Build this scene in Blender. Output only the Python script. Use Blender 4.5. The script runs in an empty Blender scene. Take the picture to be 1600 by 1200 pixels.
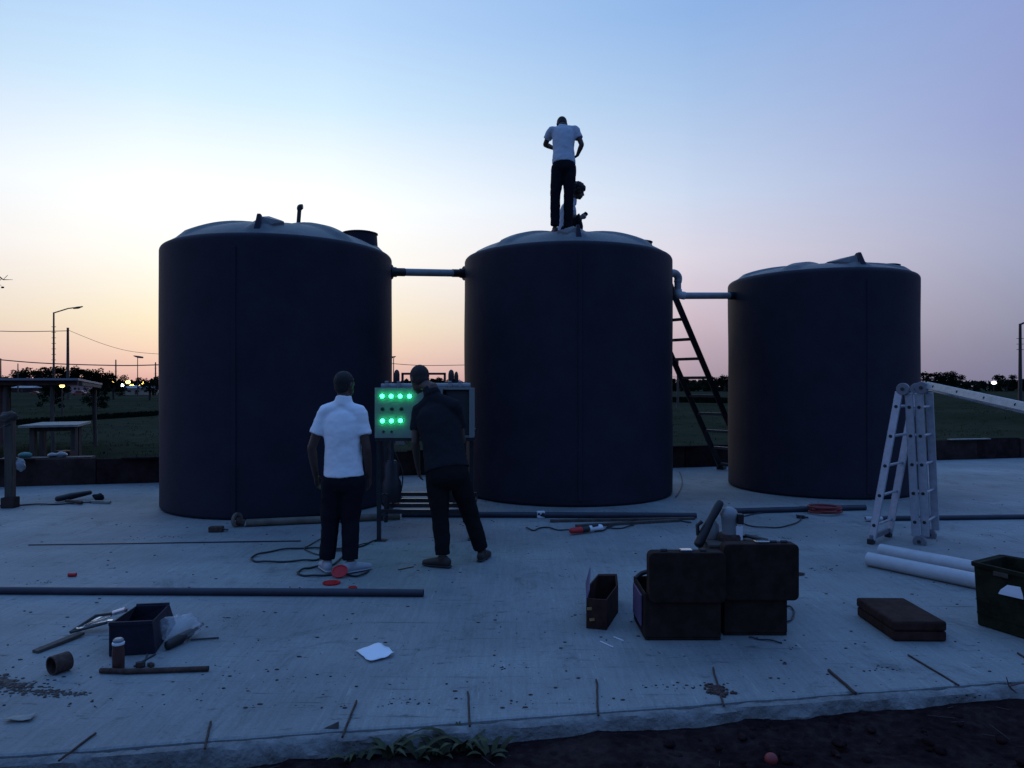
import bpy, math, random
from mathutils import Vector, Matrix, noise
random.seed(7)
PI = math.pi
sc = bpy.context.scene
col = sc.collection

# ---------------------------------------------------------------- camera
F = 1150.0; CX = 800.0; CY = 603.0; CAMZ = 1.62
cam_d = bpy.data.cameras.new('camera'); cam = bpy.data.objects.new('camera', cam_d); col.objects.link(cam)
cam.location = (0, 0, CAMZ); cam.rotation_euler = (math.radians(90), 0, 0)
cam_d.sensor_width = 36; cam_d.lens = 36 * F / 1600
cam_d.shift_y = 3.0 / 1600
cam_d.clip_start = 0.05; cam_d.clip_end = 3000
sc.camera = cam

# ---------------------------------------------------------------- dusk sky
world = bpy.data.worlds.new('World'); sc.world = world; world.use_nodes = True
def build_sky():
    nt = world.node_tree; N = nt.nodes; L = nt.links
    for n in list(N): N.remove(n)
    out = N.new('ShaderNodeOutputWorld'); bg = N.new('ShaderNodeBackground')
    tc = N.new('ShaderNodeTexCoord'); sep = N.new('ShaderNodeSeparateXYZ')
    L.new(tc.outputs['Generated'], sep.inputs[0])
    def m(op, a, b=None, clamp=False):
        n = N.new('ShaderNodeMath'); n.operation = op; n.use_clamp = clamp
        for i, v in enumerate((a, b)):
            if v is None: continue
            if isinstance(v, (int, float)): n.inputs[i].default_value = v
            else: L.new(v, n.inputs[i])
        return n.outputs[0]
    el = m('DIVIDE', m('ARCSINE', sep.outputs['Z']), PI / 2, True)
    az = math.radians(-20)                                   # the sun has set a little left of the middle
    hl = m('SQRT', m('ADD', m('MULTIPLY', sep.outputs['X'], sep.outputs['X']), m('MULTIPLY', sep.outputs['Y'], sep.outputs['Y'])))
    hl = m('MAXIMUM', hl, 0.0001)
    dot = m('DIVIDE', m('ADD', m('MULTIPLY', sep.outputs['X'], math.sin(az)), m('MULTIPLY', sep.outputs['Y'], math.cos(az))), hl)
    da = m('DIVIDE', m('ARCCOSINE', m('MINIMUM', m('MAXIMUM', dot, -1.0), 1.0)), PI)       # 0 at the sun, 1 opposite
    def ramp(stops):
        n = N.new('ShaderNodeValToRGB'); r = n.color_ramp; r.interpolation = 'B_SPLINE' if False else 'EASE'
        while len(r.elements) > 1: r.elements.remove(r.elements[-1])
        for i, (e, c) in enumerate(stops):
            p = e / 90.0
            x = r.elements[0] if i == 0 else r.elements.new(p)
            x.position = p; x.color = (c[0] / 1.3, c[1] / 1.3, c[2] / 1.3, 1)
        r.interpolation = 'LINEAR'
        L.new(el, n.inputs[0]); return n.outputs[0]
    A = ramp(SKY_A); B = ramp(SKY_B); C = ramp(SKY_C); D = ramp(SKY_D)
    def mix(f, a, b):
        n = N.new('ShaderNodeMix'); n.data_type = 'RGBA'
        L.new(f, n.inputs['Factor']); L.new(a, n.inputs['A']); L.new(b, n.inputs['B']); return n.outputs['Result']
    def ss(lo, hi, kind_='SMOOTHSTEP'):
        n = N.new('ShaderNodeMapRange'); n.interpolation_type = kind_
        n.inputs['From Min'].default_value = lo / 180; n.inputs['From Max'].default_value = hi / 180
        L.new(da, n.inputs['Value']); return n.outputs['Result']
    c = mix(ss(6, 34, 'LINEAR'), A, B); c = mix(ss(33, 60, 'LINEAR'), c, C); c = mix(ss(56, 140), c, D)
    L.new(c, bg.inputs['Color']); bg.inputs['Strength'].default_value = 1.3
    L.new(bg.outputs[0], out.inputs['Surface'])
# elevation in degrees, colour
def L8(r, g, b): return tuple(((c / 255 + .055) / 1.055) ** 2.4 for c in (r, g, b))
ZEN = (.115, .33, .88)
SKY_A = [(0, L8(222, 165, 160)), (1, L8(238, 193, 178)), (2.8, L8(252, 220, 193)), (4.5, L8(255, 238, 204)), (6.5, L8(258, 247, 225)), (9, L8(262, 257, 246)), (13.5, L8(262, 266, 266)),
         (17.5, L8(236, 250, 262)), (20.3, L8(212, 239, 258)), (25.5, L8(186, 218, 254)), (32, L8(165, 202, 248)), (48, (.24, .46, .88)), (90, ZEN)]
SKY_B = [(0, L8(168, 148, 162)), (1, L8(176, 156, 170)), (3, L8(192, 171, 184)), (5, L8(207, 188, 200)), (9.7, L8(222, 216, 229)), (14.3, L8(204, 218, 241)),
         (20.9, L8(170, 198, 235)), (26.2, L8(145, 182, 231)), (32, L8(138, 176, 228)), (48, (.22, .43, .86)), (90, ZEN)]
SKY_C = [(0, L8(106, 111, 144)), (1, L8(111, 117, 148)), (2.6, L8(119, 127, 154)), (4.2, L8(129, 138, 164)), (8.3, L8(144, 154, 186)), (12.3, L8(146, 156, 196)), (16.2, L8(142, 150, 201)),
         (22.8, L8(142, 154, 206)), (32, L8(132, 156, 212)), (48, (.15, .35, .82)), (90, ZEN)]
SKY_D = [(0, (.05, .08, .17)), (4, (.08, .115, .23)), (10, (.095, .165, .36)), (20, (.115, .215, .50)), (45, (.12, .29, .72)), (90, ZEN)]
build_sky()

# the last of the afterglow, a very weak and very soft sun just above the horizon
sd = bpy.data.lights.new('afterglow_sun', 'SUN'); sd.energy = 0.02; sd.angle = math.radians(14); sd.color = (1.0, .72, .5)
so = bpy.data.objects.new('afterglow_sun', sd); col.objects.link(so)
_d = Vector((math.sin(math.radians(-20)), math.cos(math.radians(-20)), math.tan(math.radians(6))))
so.rotation_euler = _d.to_track_quat('Z', 'Y').to_euler()

sc.view_settings.view_transform = 'Standard'; sc.view_settings.look = 'None'
sc.view_settings.exposure = 0.0; sc.view_settings.gamma = 1.0; sc.view_settings.use_curve_mapping = False
sc.render.engine = 'CYCLES'
sc.cycles.use_denoising = True
sc.cycles.max_bounces = 6

# ---------------------------------------------------------------- materials
def mat(name, base, rough=.7, metal=0, noise_s=None, amp=.25, base2=None, bump=0.0, bump_s=None, stretch=None, spec=None,
        alpha=None, trans=0, emit=None, estr=0, sheen=0):
    m = bpy.data.materials.new(name); m.use_nodes = True
    nt = m.node_tree; N = nt.nodes; L = nt.links; b = N['Principled BSDF']
    b.inputs['Base Color'].default_value = (*base, 1); b.inputs['Roughness'].default_value = rough
    b.inputs['Metallic'].default_value = metal
    if spec is not None: b.inputs['Specular IOR Level'].default_value = spec
    if alpha is not None: b.inputs['Alpha'].default_value = alpha
    if trans: b.inputs['Transmission Weight'].default_value = trans
    if emit: b.inputs['Emission Color'].default_value = (*emit, 1); b.inputs['Emission Strength'].default_value = estr
    tc = N.new('ShaderNodeTexCoord'); mp = N.new('ShaderNodeMapping'); L.new(tc.outputs['Object'], mp.inputs[0])
    if stretch: mp.inputs['Scale'].default_value = stretch
    if noise_s:
        n = N.new('ShaderNodeTexNoise'); n.inputs['Scale'].default_value = noise_s; n.inputs['Detail'].default_value = 7
        n.inputs['Roughness'].default_value = .65
        L.new(mp.outputs[0], n.inputs['Vector'])
        mx = N.new('ShaderNodeMix'); mx.data_type = 'RGBA'
        c2 = base2 or tuple(c * (1 - amp) for c in base)
        c1 = base if base2 else tuple(min(1, c * (1 + amp)) for c in base)
        mx.inputs['A'].default_value = (*c1, 1); mx.inputs['B'].default_value = (*c2, 1)
        r = N.new('ShaderNodeMapRange'); r.inputs['From Min'].default_value = .35; r.inputs['From Max'].default_value = .65
        L.new(n.outputs['Fac'], r.inputs['Value']); L.new(r.outputs[0], mx.inputs['Factor'])
        L.new(mx.outputs['Result'], b.inputs['Base Color'])
    if bump:
        n2 = N.new('ShaderNodeTexNoise'); n2.inputs['Scale'].default_value = bump_s or 40; n2.inputs['Detail'].default_value = 6
        L.new(mp.outputs[0], n2.inputs['Vector'])
        bp = N.new('ShaderNodeBump'); bp.inputs['Strength'].default_value = bump; bp.inputs['Distance'].default_value = .02
        L.new(n2.outputs['Fac'], bp.inputs['Height']); L.new(bp.outputs[0], b.inputs['Normal'])
    return m

M = {}
M['tank'] = mat('tank_plastic', (.025, .023, .036), .66, spec=.16, noise_s=2.2, amp=.14, bump=.12, bump_s=26)
M['skylit'] = mat('skylit_tank_top', (.085, .09, .10), .5, spec=.45, noise_s=2.5, amp=.25, bump=.12, bump_s=26)  # tank plastic lightened: skylight on the upturned tops put into the colour
M['lid'] = mat('lid_plastic', (.014, .015, .02), .5)
M['pvc'] = mat('grey_pvc', (.24, .25, .26), .4, noise_s=6, amp=.15)
M['pvcw'] = mat('white_pvc', (.46, .47, .48), .35, noise_s=9, amp=.08)
M['black'] = mat('black_plastic', (.012, .012, .014), .5)
M['steel'] = mat('painted_steel', (.02, .021, .025), .4, noise_s=20, amp=.3)
M['alu'] = mat('aluminium', (.40, .43, .48), .42, metal=.6, noise_s=18, amp=.12, bump=.05, bump_s=90)
M['alu_dull'] = mat('dull_hinge_metal', (.20, .21, .24), .5, metal=.5)
M['panelpaint'] = mat('cabinet_paint', (.20, .215, .21), .55)
M['cabin'] = mat('cabinet_inside', (.03, .03, .035), .6)
M['wood'] = mat('old_wood', (.075, .058, .048), .85, noise_s=8, amp=.4, stretch=(1, 1, .15), bump=.3, bump_s=30)
M['woodred'] = mat('red_brown_wood', (.10, .045, .04), .85, noise_s=8, amp=.4, bump=.3, bump_s=30)
M['woodpale'] = mat('pale_board', (.26, .25, .22), .8, noise_s=9, amp=.25)
M['rust'] = mat('rusty_steel', (.06, .032, .024), .85, noise_s=30, amp=.5, bump=.3, bump_s=80)
M['darkpipe'] = mat('dark_pipe_plastic', (.022, .024, .04), .5, noise_s=5, amp=.25)
M['brownpipe'] = mat('dusty_brown_pipe', (.13, .11, .085), .7, noise_s=5, amp=.3)
M['cable'] = mat('black_cable_rubber', (.013, .014, .018), .55)
M['case'] = mat('dark_case_shell', (.028, .017, .014), .75, spec=.12, noise_s=12, amp=.3, bump=.1, bump_s=60)
M['casebrown'] = mat('brown_case_shell', (.042, .021, .017), .8, spec=.12, noise_s=12, amp=.35, bump=.15, bump_s=60)
M['caseviolet'] = mat('violet_plastic', (.10, .07, .14), .5)
M['crategreen'] = mat('dark_green_crate', (.016, .018, .010), .8, spec=.12, noise_s=9, amp=.4, bump=.2, bump_s=40)
M['cratenavy'] = mat('slate_crate', (.020, .019, .032), .7, spec=.2, noise_s=7, amp=.25)
M['red'] = mat('red_plastic', (.50, .012, .014), .45)
M['reddull'] = mat('dusty_red_hose', (.22, .03, .03), .6)
M['white'] = mat('white_plastic', (.72, .73, .76), .5)
M['paper'] = mat('paper', (.82, .83, .86), .8)
M['chrome'] = mat('bright_steel', (.62, .63, .66), .25, metal=1)
M['brass'] = mat('brass_latch', (.5, .32, .12), .4, metal=.8)
M['clear'] = mat('clear_film', (.85, .88, .92), .15, alpha=.2, spec=.8)
M['bottle'] = mat('brown_bottle', (.06, .024, .018), .3)
M['skin1'] = mat('skin_tan', (.07, .036, .025), .55, noise_s=20, amp=.1)
M['skin2'] = mat('skin_light', (.085, .048, .034), .55, noise_s=20, amp=.1)
M['hair'] = mat('dark_hair', (.010, .008, .008), .7, bump=.8, bump_s=90)
M['hairshort'] = mat('cropped_hair', (.022, .015, .013), .75, bump=.5, bump_s=160)
M['polo'] = mat('white_cotton', (.86, .88, .91), .9, spec=.08, bump=.35, bump_s=7)
M['greyshirt'] = mat('pale_grey_cotton', (.46, .50, .56), .9, spec=.08, bump=.35, bump_s=7)
M['darkshirt'] = mat('dark_cotton', (.020, .020, .024), .9, spec=.08, bump=.35, bump_s=7)
M['trouser'] = mat('dark_trousers', (.013, .013, .018), .9, spec=.08, bump=.4, bump_s=8)
M['trouser2'] = mat('black_trousers', (.012, .012, .013), .9, spec=.08, bump=.4, bump_s=8)
M['shoew'] = mat('white_shoe', (.34, .36, .39), .6)
M['shoeb'] = mat('brown_boot', (.028, .018, .014), .6)
M['eye'] = mat('eye', (.10, .09, .09), .5)
M['leaf'] = mat('dark_leaves', (.009, .014, .008), .9, spec=0, noise_s=.7, amp=.5)
M['bark'] = mat('bark', (.03, .024, .02), .9)
M['weed'] = mat('weed_leaves', (.06, .066, .036), .8, spec=.1, noise_s=10, amp=.4)
M['drygrass'] = mat('dry_straw', (.07, .055, .045), .9)
M['house'] = mat('pink_render', (.42, .27, .25), .8, noise_s=1, amp=.15)
M['housetan'] = mat('tan_render', (.36, .27, .2), .8, noise_s=1, amp=.15)
M['tin'] = mat('tin_roof', (.20, .22, .25), .6)
M['tile'] = mat('tile_roof', (.16, .06, .045), .8)
M['glassd'] = mat('dark_glass', (.02, .022, .03), .15)
M['carp'] = mat('orange_car_paint', (.30, .08, .05), .3)
M['carw'] = mat('pale_car_paint', (.5, .5, .52), .3)
M['lampglow'] = mat('lit_lamp', (1, .7, .2), .5, emit=(1.0, .62, .10), estr=9)
M['lampwhite'] = mat('lit_white_lamp', (1, 1, 1), .5, emit=(.85, .92, 1.0), estr=6)
M['green'] = mat('green_indicator', (.1, 1, .5), .4, emit=(.02, 1.0, .26), estr=17)
M['wallA'] = mat('dark_earth_render', (.055, .036, .032), .95, spec=0, noise_s=3, amp=.35, bump=.4, bump_s=18)
M['wallB'] = mat('dark_board', (.036, .022, .022), .95, spec=0, noise_s=4, amp=.4, bump=.4, bump_s=25)
M['teal'] = mat('teal_plastic', (.05, .17, .15), .6)

# concrete with brush streaks, stains and wear
def concrete():
    m = bpy.data.materials.new('brushed_concrete'); m.use_nodes = True
    nt = m.node_tree; N = nt.nodes; L = nt.links; b = N['Principled BSDF']
    b.inputs['Roughness'].default_value = .78; b.inputs['Specular IOR Level'].default_value = .35
    tc = N.new('ShaderNodeTexCoord')
    def nz(scale, vec_scale=(1, 1, 1), rot=0, detail=8, rough=.6, dist=0):
        mp = N.new('ShaderNodeMapping'); mp.inputs['Scale'].default_value = vec_scale; mp.inputs['Rotation'].default_value = (0, 0, rot)
        L.new(tc.outputs['Object'], mp.inputs[0])
        n = N.new('ShaderNodeTexNoise'); n.inputs['Scale'].default_value = scale; n.inputs['Detail'].default_value = detail
        n.inputs['Roughness'].default_value = rough; n.inputs['Distortion'].default_value = dist
        L.new(mp.outputs[0], n.inputs['Vector']); return n.outputs['Fac']
    def rng(v, a, b_, c=0, d=1):
        r = N.new('ShaderNodeMapRange'); r.inputs['From Min'].default_value = a; r.inputs['From Max'].default_value = b_
        r.inputs['To Min'].default_value = c; r.inputs['To Max'].default_value = d; L.new(v, r.inputs['Value']); return r.outputs[0]
    def mul(a, b_, op='MULTIPLY'):
        x = N.new('ShaderNodeMath'); x.operation = op
        for i, v in enumerate((a, b_)):
            if isinstance(v, (int, float)): x.inputs[i].default_value = v
            else: L.new(v, x.inputs[i])
        return x.outputs[0]
    streak = rng(nz(5, (7, .35, 1), math.radians(9)), .3, .7, .88, 1.09)
    fine = rng(nz(22, (5, .5, 1), math.radians(9)), .3, .7, .91, 1.08)
    cloud = rng(nz(.55, detail=9), .32, .68, .74, 1.16)
    grain = rng(nz(60, detail=6, rough=.8), .3, .7, .80, 1.16)
    spots = rng(nz(5.5, (.8, 2.6, 1), detail=12, rough=.75), .585, .66, 1, .40)
    smear = rng(nz(2.2, (1, .6, 1), detail=13, rough=.8, dist=.8), .54, .70, 1, .50)
    scuff = rng(nz(3.0, (.5, 7, 1), math.radians(-6), detail=10, rough=.7, dist=.4), .60, .66, 1, .55)
    scratch = rng(nz(2.5, (9, .9, 1), math.radians(20), detail=6, rough=.6), .64, .68, 1, 1.25)
    patch = rng(nz(.28, (1, 1.6, 1), detail=6, rough=.55), .38, .62, .80, 1.10)
    v = mul(mul(mul(streak, fine), mul(cloud, grain)), mul(mul(spots, smear), mul(mul(scuff, scratch), patch)))
    cm = N.new('ShaderNodeMix'); cm.data_type = 'RGBA'; cm.blend_type = 'MULTIPLY'; cm.inputs['Factor'].default_value = 1
    cm.inputs['A'].default_value = (.275, .29, .285, 1)
    cr = N.new('ShaderNodeCombineColor')
    for i in range(3): L.new(v, cr.inputs[i])
    L.new(cr.outputs[0], cm.inputs['B']); L.new(cm.outputs['Result'], b.inputs['Base Color'])
    h = mul(mul(nz(5, (7, .35, 1), math.radians(9)), .6), mul(nz(70, detail=6), .5), 'ADD')
    bp = N.new('ShaderNodeBump'); bp.inputs['Strength'].default_value = .35; bp.inputs['Distance'].default_value = .012
    L.new(h, bp.inputs['Height']); L.new(bp.outputs[0], b.inputs['Normal'])
    return m
M['concrete'] = concrete()
M['rimconc'] = mat('rough_rim_concrete', (.26, .265, .26), .9, noise_s=9, base2=(.13, .13, .125), bump=1.0, bump_s=34)

def ground_mat(name, c1, c2, c3, s1, s2, bump):
    m = bpy.data.materials.new(name); m.use_nodes = True
    nt = m.node_tree; N = nt.nodes; L = nt.links; b = N['Principled BSDF']; b.inputs['Roughness'].default_value = .95
    b.inputs['Specular IOR Level'].default_value = 0.0
    tc = N.new('ShaderNodeTexCoord')
    a = N.new('ShaderNodeTexNoise'); a.inputs['Scale'].default_value = s1; a.inputs['Detail'].default_value = 10
    c = N.new('ShaderNodeTexNoise'); c.inputs['Scale'].default_value = s2; c.inputs['Detail'].default_value = 8
    L.new(tc.outputs['Object'], a.inputs[0]); L.new(tc.outputs['Object'], c.inputs[0])
    r = N.new('ShaderNodeValToRGB'); e = r.color_ramp.elements
    e[0].position = .35; e[0].color = (*c1, 1); e[1].position = .66; e[1].color = (*c3, 1)
    x = e.new(.5); x.color = (*c2, 1)
    av = N.new('ShaderNodeMath'); av.operation = 'MULTIPLY_ADD'; av.inputs[1].default_value = .55
    mm = N.new('ShaderNodeMath'); mm.operation = 'MULTIPLY'; mm.inputs[1].default_value = .45
    L.new(a.outputs['Fac'], av.inputs[0]); L.new(c.outputs['Fac'], mm.inputs[0]); L.new(mm.outputs[0], av.inputs[2])
    L.new(av.outputs[0], r.inputs[0]); L.new(r.outputs[0], b.inputs['Base Color'])
    bp = N.new('ShaderNodeBump'); bp.inputs['Strength'].default_value = bump; bp.inputs['Distance'].default_value = .05
    L.new(c.outputs['Fac'], bp.inputs['Height']); L.new(bp.outputs[0], b.inputs['Normal'])
    return m
M['field'] = ground_mat('field_grass', (.027, .030, .019), (.038, .042, .025), (.054, .053, .036), .09, 1.6, .6)
M['soil'] = ground_mat('dark_soil', (.014, .008, .009), (.030, .018, .019), (.055, .036, .034), 3, 22, .9)
M['grassb'] = mat('grass_blades', (.036, .041, .023), .9, spec=0, noise_s=.8, amp=.45)

# ---------------------------------------------------------------- geometry helpers
class MB:
    def __init__(s): s.v = []; s.f = []
    def add(s, vs, fs):
        o = len(s.v); s.v += [tuple(p) for p in vs]; s.f += [tuple(i + o for i in f) for f in fs]; return s
    def box(s, c, size, rz=0, rot=None):
        c = Vector(c); h = Vector(size) / 2
        R = rot if rot is not None else Matrix.Rotation(rz, 3, 'Z')
        vs = [c + R @ Vector((x * h.x, y * h.y, z * h.z)) for z in (-1, 1) for y in (-1, 1) for x in (-1, 1)]
        return s.add(vs, [(0, 2, 3, 1), (4, 5, 7, 6), (0, 1, 5, 4), (2, 6, 7, 3), (0, 4, 6, 2), (1, 3, 7, 5)])
    def beam(s, p0, p1, w, h, up=(0, 0, 1)):
        p0 = Vector(p0); p1 = Vector(p1); t = (p1 - p0).normalized(); u = Vector(up)
        if abs(t.dot(u)) > .98: u = Vector((0, 1, 0))
        a = t.cross(u).normalized(); b = a.cross(t).normalized()
        vs = [p + a * (i * w / 2) + b * (j * h / 2) for p in (p0, p1) for i, j in ((-1, -1), (1, -1), (1, 1), (-1, 1))]
        return s.add(vs, [(3, 2, 1, 0), (4, 5, 6, 7), (0, 1, 5, 4), (1, 2, 6, 5), (2, 3, 7, 6), (3, 0, 4, 7)])
    def tube(s, pts, r, seg=10, cap=True):
        pts = [Vector(p) for p in pts]; n = len(pts); rs = r if isinstance(r, (list, tuple)) else [r] * n
        vs = []; fs = []; ref = None
        for i, p in enumerate(pts):
            t = (pts[min(i + 1, n - 1)] - pts[max(i - 1, 0)]).normalized()
            if ref is None: ref = t.cross(Vector((0, 0, 1)) if abs(t.z) < .9 else Vector((1, 0, 0))).normalized()
            ref = (ref - t * ref.dot(t)).normalized(); b = t.cross(ref)
            for k in range(seg):
                a = 2 * PI * k / seg; vs.append(p + (ref * math.cos(a) + b * math.sin(a)) * rs[i])
        for i in range(n - 1):
            for k in range(seg):
                k2 = (k + 1) % seg; fs.append((i * seg + k, i * seg + k2, (i + 1) * seg + k2, (i + 1) * seg + k))
        if cap: fs.append(tuple(range(seg - 1, -1, -1))); fs.append(tuple((n - 1) * seg + k for k in range(seg)))
        return s.add(vs, fs)
    def ring(s, p0, p1, ro, ri, seg=20):           # an open pipe end: hollow tube
        p0 = Vector(p0); p1 = Vector(p1); t = (p1 - p0).normalized()
        a = t.cross(Vector((0, 0, 1)) if abs(t.z) < .9 else Vector((1, 0, 0))).normalized(); b = t.cross(a)
        vs = []
        for p, r in ((p0, ro), (p1, ro), (p1, ri), (p0, ri)):
            for k in range(seg): q = 2 * PI * k / seg; vs.append(p + (a * math.cos(q) + b * math.sin(q)) * r)
        fs = []
        for j in range(4):
            for k in range(seg):
                k2 = (k + 1) % seg; fs.append((j * seg + k, j * seg + k2, ((j + 1) % 4) * seg + k2, ((j + 1) % 4) * seg + k))
        return s.add(vs, fs)
    def lathe(s, c, prof, seg=32, close=True):
        c = Vector(c); vs = []; fs = []; n = len(prof)
        for r, z in prof:
            for k in range(seg): a = 2 * PI * k / seg; vs.append(c + Vector((r * math.cos(a), r * math.sin(a), z)))
        for i in range(n - 1):
            for k in range(seg):
                k2 = (k + 1) % seg; fs.append((i * seg + k, i * seg + k2, (i + 1) * seg + k2, (i + 1) * seg + k))
        if close: fs.append(tuple(range(seg - 1, -1, -1))); fs.append(tuple((n - 1) * seg + k for k in range(seg)))
        return s.add(vs, fs)
    def ball(s, c, r, seg=14, rings=9, rot=None):
        c = Vector(c); r = Vector(r) if isinstance(r, (tuple, list, Vector)) else Vector((r, r, r))
        R = rot if rot is not None else Matrix.Identity(3)
        vs = [c + R @ Vector((0, 0, -r.z))]; fs = []
        for i in range(1, rings):
            ph = -PI / 2 + PI * i / rings
            for k in range(seg):
                a = 2 * PI * k / seg
                vs.append(c + R @ Vector((r.x * math.cos(ph) * math.cos(a), r.y * math.cos(ph) * math.sin(a), r.z * math.sin(ph))))
        vs.append(c + R @ Vector((0, 0, r.z))); top = len(vs) - 1
        for k in range(seg):
            k2 = (k + 1) % seg; fs.append((0, 1 + k2, 1 + k))
            for i in range(rings - 2): a = 1 + i * seg; fs.append((a + k, a + k2, a + seg + k2, a + seg + k))
            a = 1 + (rings - 2) * seg; fs.append((a + k, a + k2, top))
        return s.add(vs, fs)
    def loft(s, st, side, seg=18, round0=True, round1=True):
        # st: (point, rx, ry); side: the direction rx is measured in
        P = [Vector(a[0]) for a in st]; side = Vector(side); rows = []
        n = len(P)
        for i in range(n):
            t = (P[min(i + 1, n - 1)] - P[max(i - 1, 0)]).normalized()
            sd_ = (side - t * side.dot(t)).normalized(); o = t.cross(sd_)
            rows.append((P[i], sd_, o, st[i][1], st[i][2], t))
        out = []
        def end(row, sg):
            p, a, b, rx, ry, t = row; r = min(rx, ry)
            return [(p + t * sg * r * math.sin(q) * .8, a, b, rx * math.cos(q), ry * math.cos(q), t) for q in (math.radians(78), math.radians(50), math.radians(25))]
        if round0: out += end(rows[0], -1)
        out += rows
        if round1: out += list(reversed(end(rows[-1], 1)))
        vs = []; fs = []
        for p, a, b, rx, ry, t in out:
            for k in range(seg): q = 2 * PI * k / seg; vs.append(p + a * rx * math.cos(q) + b * ry * math.sin(q))
        m = len(out)
        for i in range(m - 1):
            for k in range(seg):
                k2 = (k + 1) % seg; fs.append((i * seg + k, i * seg + k2, (i + 1) * seg + k2, (i + 1) * seg + k))
        fs.append(tuple(range(seg - 1, -1, -1))); fs.append(tuple((m - 1) * seg + k for k in range(seg)))
        return s.add(vs, fs)
    def mesh(s, name, smooth=None):
        me = bpy.data.meshes.new(name); me.from_pydata(s.v, [], s.f); me.update()
        import bmesh
        bm = bmesh.new(); bm.from_mesh(me); bmesh.ops.recalc_face_normals(bm, faces=bm.faces); bm.to_mesh(me); bm.free()
        if smooth is not None:
            me.polygons.foreach_set('use_smooth', [True] * len(me.polygons))
            if smooth < 180: me.set_sharp_from_angle(angle=math.radians(smooth))
        return me
    def build(s, name, m, parent=None, smooth=None, bevel=0, remesh=0, folds=0):
        o = bpy.data.objects.new(name, s.mesh(name, smooth)); col.objects.link(o)
        o.data.materials.append(M[m] if isinstance(m, str) else m)
        if parent is not None:
            o.parent = parent; o.matrix_parent_inverse = parent.matrix_basis.inverted()
        if bevel:
            b = o.modifiers.new('bevel', 'BEVEL'); b.width = bevel; b.segments = 2; b.limit_method = 'ANGLE'
        if remesh:
            r = o.modifiers.new('remesh', 'REMESH'); r.mode = 'VOXEL'; r.voxel_size = remesh; r.use_smooth_shade = True
            sm = o.modifiers.new('smooth', 'SMOOTH'); sm.factor = .6; sm.iterations = 10 if folds else 4
        if folds:
            d = o.modifiers.new('folds', 'DISPLACE'); d.texture = FOLD; d.strength = folds; d.mid_level = .5; d.texture_coords = 'GLOBAL'
        return o
FOLD = bpy.data.textures.new('folds', 'CLOUDS'); FOLD.noise_scale = .11; FOLD.noise_depth = 2

def tag(o, label, cat, group=None):
    o['label'] = label; o['category'] = cat
    if group: o['group'] = group
    return o
def thing(name, loc, label, cat, group=None, rz=0):
    o = bpy.data.objects.new(name, None); col.objects.link(o); o.location = loc; o.rotation_euler = (0, 0, rz); o.empty_display_size = .2
    return tag(o, label, cat, group)
def kind(o, k): o['kind'] = k; return o
def G(px, py, z=0.0):                 # where the sight line of a measured photo point meets the height z
    Y = (CAMZ - z) * F / (py - CY); return Vector(((px - CX) * Y / F, Y, z))
def Q(px, py, d):                     # the measured point at distance d
    return Vector(((px - CX) * d / F, d, CAMZ - (py - CY) * d / F))
def copy_tree(o, loc=None, rz=None, label=None, scale=None):
    c = o.copy(); col.objects.link(c)
    for ch in o.children:
        k = ch.copy(); col.objects.link(k); k.parent = c
        for g in ch.children:
            q = g.copy(); col.objects.link(q); q.parent = k
    if loc is not None: c.location = loc
    if rz is not None: c.rotation_euler = (0, 0, rz)
    if scale: c.scale = scale
    if label: c['label'] = label
    return c
def curve(pts, n=8):                  # Catmull-Rom through points
    P = [Vector(p) for p in pts]; P = [P[0]] + P + [P[-1]]; out = []
    for i in range(1, len(P) - 2):
        for k in range(n):
            t = k / n; a, b, c, d = P[i - 1], P[i], P[i + 1], P[i + 2]
            out.append(.5 * ((2 * b) + (c - a) * t + (2 * a - 5 * b + 4 * c - d) * t * t + (3 * b - a - 3 * c + d) * t ** 3))
    out.append(P[-2]); return out

# ================================================================ SETTING
GZ = -0.15
# field reaching the horizon
mb = MB(); n = 60
def fz(x, y):
    d = math.hypot(x, y - 8)
    return GZ + (noise.noise(Vector((x * .05, y * .05, 0))) * .12 + noise.noise(Vector((x * .3, y * .3, 2))) * .03) * min(1, max(0, (y - 18) / 20)) 
xs = [-1500, -700, -350] + [-180 + i * 6 for i in range(61)] + [350, 700, 1500]
ys = [-60, -20, 0, 11] + [14 + i * 3.0 for i in range(30)] + [110, 130, 160, 200, 300, 500, 900, 1600]
vs = [(x, y, fz(x, y)) for y in ys for x in xs]; W_ = len(xs)
mb.add(vs, [(j * W_ + i, j * W_ + i + 1, (j + 1) * W_ + i + 1, (j + 1) * W_ + i) for j in range(len(ys) - 1) for i in range(W_ - 1)])
# the part under the slab and the foreground soil lies lower
mb.v = [(x, y, -0.6 if y < 11.5 else z) for x, y, z in mb.v]
kind(mb.build('grass_field', 'field', smooth=180), 'structure')

# slab outline
FE0 = Vector((-1.16, 3.34)); FED = Vector((3.18, .52)).normalized(); FEN = Vector((-FED.y, FED.x))
def fe(t, off=0): p = FE0 + FED * t + FEN * off; return p
def back(x): return 12.0 + (x + 7.3) * (4.3 / 17.7)
T0, T1, NT = -9.5, 16.5, 900
def jag(t, s, a): return noise.noise(Vector((t * s, s, 3.1))) * a + noise.noise(Vector((t * s * 4, s, 9.1))) * a * .5
mb = MB(); rows = []
ts = [T0 + (T1 - T0) * i / NT for i in range(NT + 1)]
LIP = .05
for t in ts:
    p = fe(t, LIP + .012 + jag(t, 2.2, .012)); q = fe(t, LIP + .25); bx = q.x
    b = Vector((q.x - 0.0, back(q.x)))
    rows.append([(p.x, p.y, -.12), (p.x, p.y, -.006 + jag(t, 5, .003)), (*(p + FEN * .012), 0), (q.x, q.y, 0), (b.x, b.y, 0), (b.x, b.y, -.2)])
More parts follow.
